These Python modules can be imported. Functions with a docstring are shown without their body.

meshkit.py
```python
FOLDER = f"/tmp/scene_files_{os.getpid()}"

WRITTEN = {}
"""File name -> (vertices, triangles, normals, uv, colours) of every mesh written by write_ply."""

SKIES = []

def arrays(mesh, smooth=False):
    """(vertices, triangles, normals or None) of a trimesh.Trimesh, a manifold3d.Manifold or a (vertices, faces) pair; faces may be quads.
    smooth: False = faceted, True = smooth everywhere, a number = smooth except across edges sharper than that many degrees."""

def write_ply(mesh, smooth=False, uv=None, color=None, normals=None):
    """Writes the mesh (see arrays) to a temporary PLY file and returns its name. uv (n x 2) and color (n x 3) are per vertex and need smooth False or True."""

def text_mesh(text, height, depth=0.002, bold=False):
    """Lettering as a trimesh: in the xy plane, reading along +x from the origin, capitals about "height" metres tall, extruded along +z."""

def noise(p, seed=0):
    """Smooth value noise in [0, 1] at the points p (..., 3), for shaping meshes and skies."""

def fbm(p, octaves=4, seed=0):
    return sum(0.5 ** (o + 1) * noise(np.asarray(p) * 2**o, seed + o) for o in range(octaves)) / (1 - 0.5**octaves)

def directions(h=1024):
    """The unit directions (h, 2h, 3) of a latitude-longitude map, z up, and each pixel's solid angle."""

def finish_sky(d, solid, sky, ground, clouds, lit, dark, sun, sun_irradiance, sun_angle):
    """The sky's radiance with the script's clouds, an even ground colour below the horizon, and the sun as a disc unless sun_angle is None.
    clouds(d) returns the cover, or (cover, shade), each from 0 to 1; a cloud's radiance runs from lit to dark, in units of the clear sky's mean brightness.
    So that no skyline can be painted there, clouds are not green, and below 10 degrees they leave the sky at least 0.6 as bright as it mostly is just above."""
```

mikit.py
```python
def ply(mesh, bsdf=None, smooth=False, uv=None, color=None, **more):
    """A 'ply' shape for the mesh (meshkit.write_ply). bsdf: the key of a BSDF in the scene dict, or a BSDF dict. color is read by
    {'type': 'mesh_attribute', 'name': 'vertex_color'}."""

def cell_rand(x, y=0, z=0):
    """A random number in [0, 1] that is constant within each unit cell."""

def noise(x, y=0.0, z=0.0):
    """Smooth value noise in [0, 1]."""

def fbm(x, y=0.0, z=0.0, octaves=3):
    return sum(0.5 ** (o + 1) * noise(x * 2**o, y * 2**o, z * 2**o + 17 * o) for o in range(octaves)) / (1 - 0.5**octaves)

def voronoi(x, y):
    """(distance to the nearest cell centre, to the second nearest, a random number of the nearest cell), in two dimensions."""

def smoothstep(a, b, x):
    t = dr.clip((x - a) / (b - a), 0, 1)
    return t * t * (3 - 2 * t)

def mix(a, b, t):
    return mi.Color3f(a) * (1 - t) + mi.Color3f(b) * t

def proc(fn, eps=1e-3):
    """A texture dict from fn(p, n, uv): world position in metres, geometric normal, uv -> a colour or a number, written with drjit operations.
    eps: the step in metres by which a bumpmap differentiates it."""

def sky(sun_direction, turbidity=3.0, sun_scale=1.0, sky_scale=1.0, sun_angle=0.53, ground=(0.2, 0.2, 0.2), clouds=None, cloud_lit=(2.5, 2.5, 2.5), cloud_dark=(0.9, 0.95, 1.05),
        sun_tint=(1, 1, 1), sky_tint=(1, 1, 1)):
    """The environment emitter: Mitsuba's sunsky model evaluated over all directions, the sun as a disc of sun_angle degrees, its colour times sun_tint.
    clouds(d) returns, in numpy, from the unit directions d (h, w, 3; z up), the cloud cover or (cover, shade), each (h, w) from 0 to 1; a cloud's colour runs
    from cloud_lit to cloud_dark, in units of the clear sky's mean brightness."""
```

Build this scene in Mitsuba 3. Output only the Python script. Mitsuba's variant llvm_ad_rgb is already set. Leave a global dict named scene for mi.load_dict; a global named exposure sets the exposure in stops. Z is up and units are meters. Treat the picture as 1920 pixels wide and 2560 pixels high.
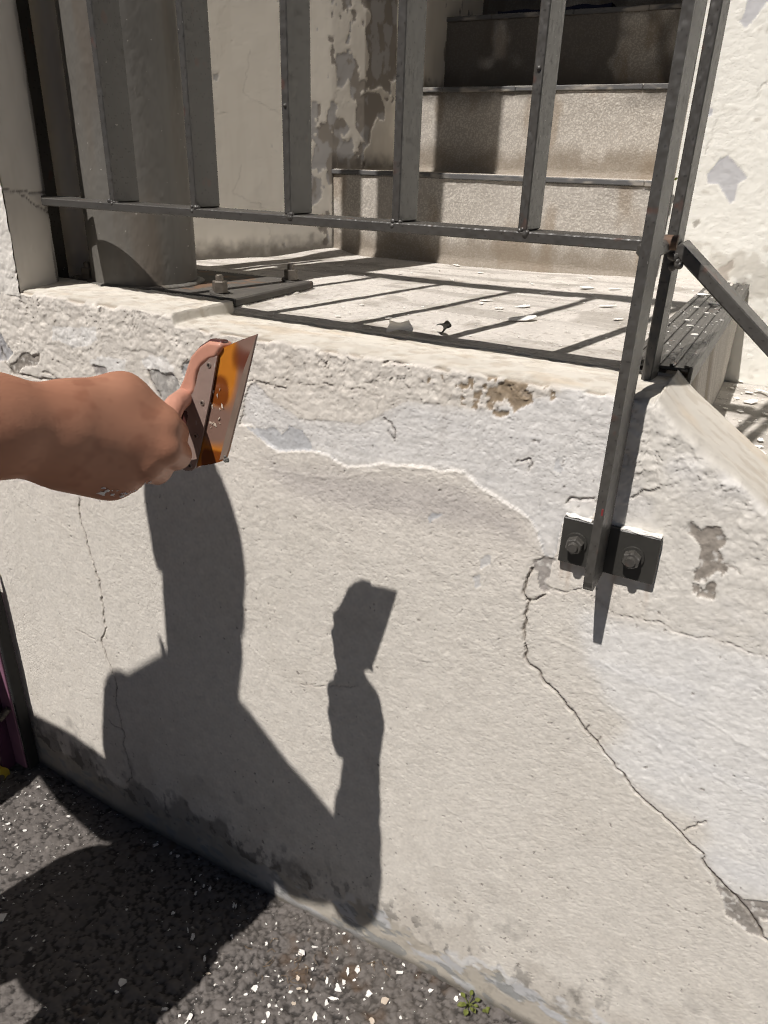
import math, random
import numpy as np
import trimesh
import manifold3d as m3
import drjit as dr
import mitsuba as mi
import mikit, meshkit
from mikit import proc, noise, fbm, voronoi, cell_rand, smoothstep, mix
from scipy.spatial import cKDTree
from shapely.geometry import Polygon, Point, LineString
from shapely import contains_xy

T = mi.ScalarTransform4f
scene, labels = {'type': 'scene'}, {}

# ------------------------------------------------------------------ camera, sky, exposure
YAW, PITCH, ROLL, FPX = math.radians(27.753), math.radians(25.340), math.radians(-1.928), 1825.25
CAM = np.array([0.0, -0.70, 1.15])
fwd = np.array([-math.sin(YAW) * math.cos(PITCH), math.cos(YAW) * math.cos(PITCH), -math.sin(PITCH)])
rgt = np.array([math.cos(YAW), math.sin(YAW), 0.0])
dwn = np.cross(fwd, rgt)
upv = -(-rgt * math.sin(ROLL) + dwn * math.cos(ROLL))
scene['camera'] = {'type': 'perspective', 'fov_axis': 'x', 'fov': math.degrees(2 * math.atan(960 / FPX)),
                   'to_world': T().look_at(origin=CAM.tolist(), target=(CAM + fwd).tolist(), up=upv.tolist()),
                   'near_clip': 0.02, 'far_clip': 500.0}
SAZ, SEL = math.radians(10.43), math.radians(58.74)
SUN = np.array([-math.sin(SAZ) * math.cos(SEL), -math.cos(SAZ) * math.cos(SEL), math.sin(SEL)])
LIGHT = -SUN
scene['sky'] = mikit.sky(SUN.tolist(), turbidity=3.0, sun_tint=(.92, 1.04, 1.29), sky_scale=.16, sky_tint=(1.0, 1.0, 1.03))
exposure = 1.76

# ------------------------------------------------------------------ helpers
def numbered(key):
    if key not in scene and key not in labels:
        return key
    k = 1
    while f'{key}_{k:03d}' in scene or f'{key}_{k:03d}' in labels:
        k += 1
    return f'{key}_{k:03d}'

def thing(name, label, cat, group=None):
    key = numbered(name)
    labels[key] = {'label': label, 'category': cat}
    if group:
        labels[key]['group'] = group
    return key

def put(name, mesh, bsdf, parent=None, smooth=False, **kw):
    key = numbered(name if parent is None else f'{parent}__{name}')
    scene[key] = mikit.ply(mesh, bsdf, smooth=smooth, **kw)
    return key

def tagged(name, mesh, bsdf, label, cat, group=None, smooth=False, **kw):
    key = numbered(name)
    scene[key] = mikit.ply(mesh, bsdf, smooth=smooth, **kw)
    labels[key] = {'label': label, 'category': cat}
    if group:
        labels[key]['group'] = group
    return key

def struct(name, mesh, bsdf, smooth=False, **kw):
    key = numbered(name)
    scene[key] = mikit.ply(mesh, bsdf, smooth=smooth, **kw)
    labels[key] = {'label': name.replace('_', ' '), 'kind': 'structure'}
    return key

def full_ply(v, f, n, bsdf, uv=None, color=None):
    path = meshkit.write_ply(trimesh.Trimesh(v, f, process=False), smooth=False, uv=uv, color=color, normals=n)
    return {'type': 'ply', 'filename': path, 'face_normals': False, 'bsdf': {'type': 'ref', 'id': bsdf}}

def tm(man):
    m = man.to_mesh()
    return trimesh.Trimesh(np.array(m.vert_properties[:, :3], float), np.array(m.tri_verts), process=True)

def rbox(x0, x1, y0, y1, z0, z1, r=0.0015):
    """box with chamfered edges"""
    pts = []
    for x, sx in ((x0, 1), (x1, -1)):
        for y, sy in ((y0, 1), (y1, -1)):
            for z, sz in ((z0, 1), (z1, -1)):
                pts += [(x, y + sy * r, z + sz * r), (x + sx * r, y, z + sz * r), (x + sx * r, y + sy * r, z)]
    return m3.Manifold.hull_points(np.array(pts))

def cyl(p, q, r, r2=None, n=32):
    p, q = np.asarray(p, float), np.asarray(q, float)
    d = q - p
    h = np.linalg.norm(d)
    d /= h
    a = np.cross(d, [0, 0, 1.0] if abs(d[2]) < .9 else [1.0, 0, 0]); a /= np.linalg.norm(a)
    b = np.cross(d, a)
    t = np.arange(n) / n * 2 * math.pi
    ring = np.outer(np.cos(t), a) + np.outer(np.sin(t), b)
    return m3.Manifold.hull_points(np.vstack([p + ring * r, q + ring * (r if r2 is None else r2)]))

def prism(p, q, r, n=6, phase=0.0):
    p, q = np.asarray(p, float), np.asarray(q, float)
    d = (q - p) / np.linalg.norm(q - p)
    a = np.cross(d, [0, 0, 1.0] if abs(d[2]) < .9 else [1.0, 0, 0]); a /= np.linalg.norm(a)
    b = np.cross(d, a)
    t = np.arange(n) / n * 2 * math.pi + phase
    ring = np.outer(np.cos(t), a) + np.outer(np.sin(t), b)
    ch = 0.0012
    return m3.Manifold.hull_points(np.vstack([p + ring * r, q - d * ch + ring * r, q + ring * (r * .88)]))

ICO = np.array(trimesh.creation.icosphere(subdivisions=2).vertices)

def ball(p, r):
    return np.asarray(p, float) + ICO * np.asarray(r, float)

def hull(*balls):
    return m3.Manifold.hull_points(np.vstack(balls))

def chain(pts):
    """pts: list of (point, radius); union of hulls of consecutive spheres"""
    return m3.Manifold.batch_boolean([hull(ball(*a), ball(*b)) for a, b in zip(pts[:-1], pts[1:])], m3.OpType.Add)

def union(ms):
    return m3.Manifold.batch_boolean(list(ms), m3.OpType.Add)

def smoothed(man, length, it=12, lamb=.5):
    m = tm(man.refine_to_length(length))
    m.merge_vertices()
    v0 = m.vertices.copy()
    trimesh.smoothing.filter_taubin(m, lamb=lamb, nu=lamb + .02, iterations=it)
    far = np.linalg.norm(m.vertices - v0, axis=1) > max(2.5 * length, .008)
    m.vertices = np.where(far[:, None], v0, m.vertices)
    return m

def grid_faces(nr, nc, flip=False):
    i = np.arange(nr * nc).reshape(nr, nc)
    a, b, c, d = i[:-1, :-1].ravel(), i[:-1, 1:].ravel(), i[1:, 1:].ravel(), i[1:, :-1].ravel()
    f = np.vstack([np.c_[a, b, c], np.c_[a, c, d]])
    return f[:, ::-1] if flip else f

def sm(a, b, x):
    t = np.clip((x - a) / (b - a), 0, 1)
    return t * t * (3 - 2 * t)

def nz(x, z, s, seed=0, octv=4):
    """fbm in a plane at scale s metres"""
    x, z = np.asarray(x, float), np.asarray(z, float)
    out = 0
    for o in range(octv):
        a, b, w = x / s * 2 ** o, z / s * 2 ** o, seed * 7.3 * 2 ** o
        i0, j0 = int(math.floor(a.min())), int(math.floor(b.min()))
        n0, n1 = int(math.floor(a.max())) - i0 + 2, int(math.floor(b.max())) - j0 + 2
        if n0 * n1 < .6 * x.size:      # few lattice points: work the lattice out once, then look it up
            gi, gj = np.meshgrid(np.arange(i0, i0 + n0), np.arange(j0, j0 + n1), indexing='ij')
            lat = meshkit.noise(np.stack([gi, gj, np.full(gi.shape, w)], -1), seed + o).ravel()
            i, j = np.floor(a), np.floor(b)
            t, u = a - i, b - j
            t, u = t * t * (3 - 2 * t), u * u * (3 - 2 * u)
            k = (i.astype(np.int32) - i0) * n1 + (j.astype(np.int32) - j0)
            lo, hi = lat[k], lat[k + n1]
            v = lo + (hi - lo) * t
            lo, hi = lat[k + 1], lat[k + n1 + 1]
            v = v + (lo + (hi - lo) * t - v) * u
        else:
            v = meshkit.noise(np.stack([a, b, np.full_like(a, w)], -1), seed + o)
        out = out + .5 ** (o + 1) * v
    return out / (1 - .5 ** octv)

# ------------------------------------------------------------------ materials
def mat(key, **kw):
    scene[key] = {'type': 'twosided', 'bsdf': {'type': 'principled', **kw}} if kw.pop('two', True) else {'type': 'principled', **kw}

def rgb(*c):
    return {'type': 'rgb', 'value': list(c)}

def bumped(key, inner, fn, scale, eps=6e-4):
    scene[key] = {'type': 'twosided', 'bsdf': {'type': 'bumpmap', 'arbitrary': proc(fn, eps), 'scale': scale, 'bsdf': inner}}

def wall_bump(p, n, uv):
    x, z = p.x + p.y * .6, p.z
    grain = fbm(x * 330, z * 330, p.y * 200, octaves=2)
    trowel = noise(x * 40 + noise(x * 9, z * 9) * 3, z * 420 + x * 60, 3.0)
    pits = smoothstep(.72, .9, noise(x * 520, z * 520, p.y * 300))
    return grain * .75 + trowel * .06 - pits * .5
bumped('plaster', {'type': 'principled', 'base_color': {'type': 'mesh_attribute', 'name': 'vertex_color'}, 'roughness': .85, 'specular': .2}, wall_bump, 0.0008)

bumped('plaster_smooth', {'type': 'principled', 'base_color': {'type': 'mesh_attribute', 'name': 'vertex_color'}, 'roughness': .85, 'specular': .2}, lambda p, n, uv: fbm(p.y * 300, p.z * 300, p.x * 200, octaves=2), 0.0003)

def ground_bump(p, n, uv):
    return fbm(p.x * 420, p.y * 420, p.z * 300, octaves=2)
bumped('asphalt', {'type': 'principled', 'base_color': {'type': 'mesh_attribute', 'name': 'vertex_color'}, 'roughness': .75, 'specular': .3}, ground_bump, 0.0016)

def terrazzo_col(p, n, uv):
    side = dr.abs(n.z) > .6
    u = p.x
    v = dr.select(side, p.y, p.z) + dr.select(dr.abs(n.x) > .6, p.y, 0)
    jx, jz = fbm(u * 60, v * 60) * .012, fbm(u * 60 + 5, v * 60) * .012
    d, d2, k = voronoi((u + jx) * 260, (v + jz) * 260)
    e, e2, k2 = voronoi((u + jz) * 150 + 7.7, (v + jx) * 190 + 3.1)
    chip = smoothstep(.5, .28, d) * smoothstep(.35, .6, k)
    chip2 = smoothstep(.46, .30, e) * smoothstep(.5, .7, k2)
    base = mix([.37, .34, .295], [.47, .435, .385], fbm(u * 14, v * 14, p.y * 5))
    c = mix(base, [.72, .68, .61], chip * .45)
    c = mix(c, [.62, .585, .52], chip2 * .5)
    # brown seep stains running down the face
    st = smoothstep(.58, .78, fbm(u * 22 + 4.2, v * 9.0, 9.0)) * .45
    c = mix(c, [.24, .17, .10], st)
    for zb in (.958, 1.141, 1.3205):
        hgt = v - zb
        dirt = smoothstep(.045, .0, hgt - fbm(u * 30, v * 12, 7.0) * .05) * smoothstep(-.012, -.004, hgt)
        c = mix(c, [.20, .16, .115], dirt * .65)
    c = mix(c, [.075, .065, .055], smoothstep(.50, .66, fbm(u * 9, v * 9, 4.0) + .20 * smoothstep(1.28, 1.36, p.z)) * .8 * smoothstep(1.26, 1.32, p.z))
    return c
def terrazzo_bump(p, n, uv):
    v = dr.select(dr.abs(n.z) > .6, p.y, p.z)
    return voronoi(p.x * 220, v * 220)[0] * .6 + fbm(p.x * 60, v * 60) * .9
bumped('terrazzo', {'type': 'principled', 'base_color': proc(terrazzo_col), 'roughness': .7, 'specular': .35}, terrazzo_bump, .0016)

def nosing_col(p, n, uv):
    w = smoothstep(.45, .75, fbm(p.x * 30, p.z * 90, p.y * 20))
    return mix([.11, .11, .11], [.34, .31, .27], w)
scene['nosing_slate'] = {'type': 'twosided', 'bsdf': {'type': 'principled', 'base_color': proc(nosing_col), 'roughness': .6}}

def iron_col(p, n, uv):
    a = fbm(p.x * 45, p.y * 45, p.z * 22)
    c = mix([.050, .047, .042], [.074, .069, .061], a)
    spk = smoothstep(.80, .9, noise(p.x * 480, p.y * 480, p.z * 300))
    c = mix(c, [.018, .016, .015], spk * .6)
    drip = smoothstep(.955, .985, noise(p.x * 330 + 9, p.y * 330, p.z * 150))
    c = mix(c, [.34, .32, .29], drip * .8)
    rust = smoothstep(.70, .80, fbm(p.x * 60 + 3, p.y * 60, p.z * 40 + 8))
    c = mix(c, [.10, .045, .03], rust * .6)
    return c
def iron_bump(p, n, uv):
    return fbm(p.x * 240, p.y * 240, p.z * 120, octaves=2)
scene['bracket_paint'] = {'type': 'twosided', 'bsdf': {'type': 'principled', 'base_color': proc(lambda p, n, uv: mix([.030, .029, .026], [.045, .043, .038], fbm(p.x * 90, p.y * 90, p.z * 90))), 'roughness': .45}}
bumped('iron_paint', {'type': 'principled', 'base_color': proc(iron_col), 'roughness': .40, 'specular': .8}, iron_bump, .0013)

def column_col(p, n, uv):
    a = fbm(p.x * 14, p.y * 14, p.z * 7)
    c = mix([.115, .109, .098], [.165, .157, .141], a)
    c = mix(c, [.13, .105, .08], smoothstep(.5, .75, fbm(p.x * 20 + 2, p.y * 20, p.z * 3)) * .7)
    dot = smoothstep(.93, .97, noise(p.x * 210, p.y * 210, p.z * 210))
    return mix(c, [.45, .43, .40], dot * .8)
def column_bump(p, n, uv):
    return fbm(p.x * 120, p.y * 120, p.z * 80, octaves=3)
bumped('column_paint', {'type': 'principled', 'base_color': proc(column_col), 'roughness': .38, 'specular': .5}, column_bump, .0012)

def pipe_col(p, n, uv):
    return mix([.50, .475, .43], [.60, .57, .52], fbm(p.x * 20, p.y * 20, p.z * 6))
bumped('pipe_paint', {'type': 'principled', 'base_color': proc(pipe_col), 'roughness': .5}, column_bump, .0006)

def steel_col(p, n, uv):
    return mix([.09, .08, .065], [.22, .19, .16], fbm(p.x * 150, p.y * 150, p.z * 150))
scene['bolt_steel'] = {'type': 'twosided', 'bsdf': {'type': 'principled', 'base_color': proc(steel_col), 'roughness': .45, 'metallic': .4}}

def rusty_col(p, n, uv):
    return mix(mix([.060, .056, .050], [.10, .092, .08], fbm(p.x * 60, p.y * 60, p.z * 60)), [.16, .085, .045], smoothstep(.64, .76, fbm(p.x * 28 + 5, p.y * 28, 3.0)) * .7)
scene['rusty_plate'] = {'type': 'twosided', 'bsdf': {'type': 'principled', 'base_color': proc(rusty_col), 'roughness': .7}}

def skin_col(p, n, uv):
    c = mix([.33, .150, .092], [.40, .198, .126], fbm(p.x * 25, p.y * 25, p.z * 25))
    return mix(c, [.26, .105, .062], smoothstep(.55, .75, fbm(p.x * 60, p.y * 60, p.z * 60)) * .5)
def skin_bump(p, n, uv):
    w = noise(p.x * 160, p.y * 900, p.z * 160) * .5
    return w + fbm(p.x * 700, p.y * 700, p.z * 700, octaves=2) * .6
bumped('skin', {'type': 'principled', 'base_color': proc(skin_col), 'roughness': .48, 'specular': .4, 'sheen': .1}, skin_bump, .0002, 3e-4)
def cloth_bump(p, n, uv):
    return noise(p.x * 900, p.y * 900, p.z * 900)
bumped('shirt_cloth', {'type': 'principled', 'base_color': rgb(.10, .11, .13), 'roughness': .9, 'sheen': .3}, cloth_bump, .0006)
bumped('trouser_cloth', {'type': 'principled', 'base_color': rgb(.05, .055, .07), 'roughness': .9}, cloth_bump, .0006)
mat('hair', base_color=rgb(.012, .010, .009), roughness=.5)
mat('shoe_leather', base_color=rgb(.03, .03, .03), roughness=.5)
mat('eye_white', base_color=rgb(.7, .68, .65), roughness=.2)
mat('lip', base_color=rgb(.30, .12, .09), roughness=.5)

def copper_col(p, n, uv):
    return mix([.46, .22, .155], [.54, .28, .20], fbm(p.x * 60, p.y * 60, p.z * 60))
scene['copper_plastic'] = {'type': 'twosided', 'bsdf': {'type': 'principled', 'base_color': proc(copper_col), 'roughness': .35, 'specular': .5, 'clearcoat': .3, 'clearcoat_gloss': .7}}
def plate_col(p, n, uv):
    c = mix([.23, .165, .138], [.28, .205, .175], fbm(p.x * 150, p.y * 150, p.z * 150))
    return mix(c, [.34, .32, .29], smoothstep(.74, .82, fbm(p.x * 260, p.y * 260, p.z * 90)) * .6)
scene['clamp_plate'] = {'type': 'twosided', 'bsdf': {'type': 'principled', 'base_color': proc(plate_col), 'roughness': .55}}
def edge_col(p, n, uv):
    return mix([.15, .11, .085], [.23, .175, .14], fbm(p.x * 90, p.y * 60, p.z * 40))
scene['worn_edge'] = {'type': 'twosided', 'bsdf': {'type': 'principled', 'base_color': proc(edge_col), 'roughness': .4}}
mat('maroon_gloss', base_color=rgb(.07, .022, .018), roughness=.12, specular=.6, clearcoat=1.0)
mat('dark_screw', base_color=rgb(.05, .04, .035), roughness=.35, metallic=.6)
mat('screw_rim', base_color=rgb(.32, .27, .23), roughness=.35, metallic=.5)
def amber_col(p, n, uv):
    q = noise(p.x * 26 + 1.3, p.y * 26, p.z * 17 + 5.1)
    r = noise(p.x * 55 + 9.3, p.y * 40, p.z * 30 + 2.1)
    c = mix([.46, .165, .018], [.20, .125, .098], smoothstep(.47, .55, q))
    c = mix(c, [.10, .016, .004], smoothstep(.62, .72, r) * .8)
    return c
scene['amber_blade'] = {'type': 'twosided', 'bsdf': {'type': 'principled', 'base_color': proc(amber_col), 'roughness': .16, 'specular': .6, 'clearcoat': .6, 'clearcoat_gloss': .9}}

def door_col(p, n, uv):
    return mix([.060, .018, .045], [.085, .028, .064], fbm(p.x * 30, p.y * 30, p.z * 30))
scene['plum_paint'] = {'type': 'twosided', 'bsdf': {'type': 'principled', 'base_color': proc(door_col), 'roughness': .45}}
def strip_col(p, n, uv):
    return mix([.19, .085, .13], [.25, .12, .18], fbm(p.x * 60, p.y * 60, p.z * 30))
scene['faded_plum_paint'] = {'type': 'twosided', 'bsdf': {'type': 'principled', 'base_color': proc(strip_col), 'roughness': .6}}
mat('black_rubber', base_color=rgb(.015, .015, .015), roughness=.8)
mat('yellow_rubber', base_color=rgb(.55, .40, .04), roughness=.5)
def flake_col(p, n, uv):
    return mix([.70, .68, .63], [.82, .80, .76], fbm(p.x * 90, p.y * 90, p.z * 90))
scene['paint_flake_white'] = {'type': 'twosided', 'bsdf': {'type': 'principled', 'base_color': proc(flake_col), 'roughness': .6}}
mat('paint_flake_beige', base_color=rgb(.55, .47, .38), roughness=.7)
mat('paint_flake_dark', base_color=rgb(.10, .10, .09), roughness=.6)
def leaf_col(p, n, uv):
    return mix([.15, .18, .045], [.25, .27, .09], noise(p.x * 200, p.y * 200, p.z * 200))
scene['leaf'] = {'type': 'principledthin', 'base_color': proc(leaf_col), 'roughness': .5, 'diff_trans': .6}
mat('dry_grass', base_color=rgb(.19, .13, .075), roughness=.8)
mat('soil', base_color=rgb(.10, .065, .04), roughness=.95)
mat('cobweb', base_color=rgb(.45, .42, .38), roughness=.8)
mat('navy_mat', base_color=rgb(.012, .015, .04), roughness=.9)
mat('ceiling_plaster', base_color=rgb(.62, .59, .53), roughness=.9)
mat('white_plaster', base_color=rgb(.84, .82, .76), roughness=.9)

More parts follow.
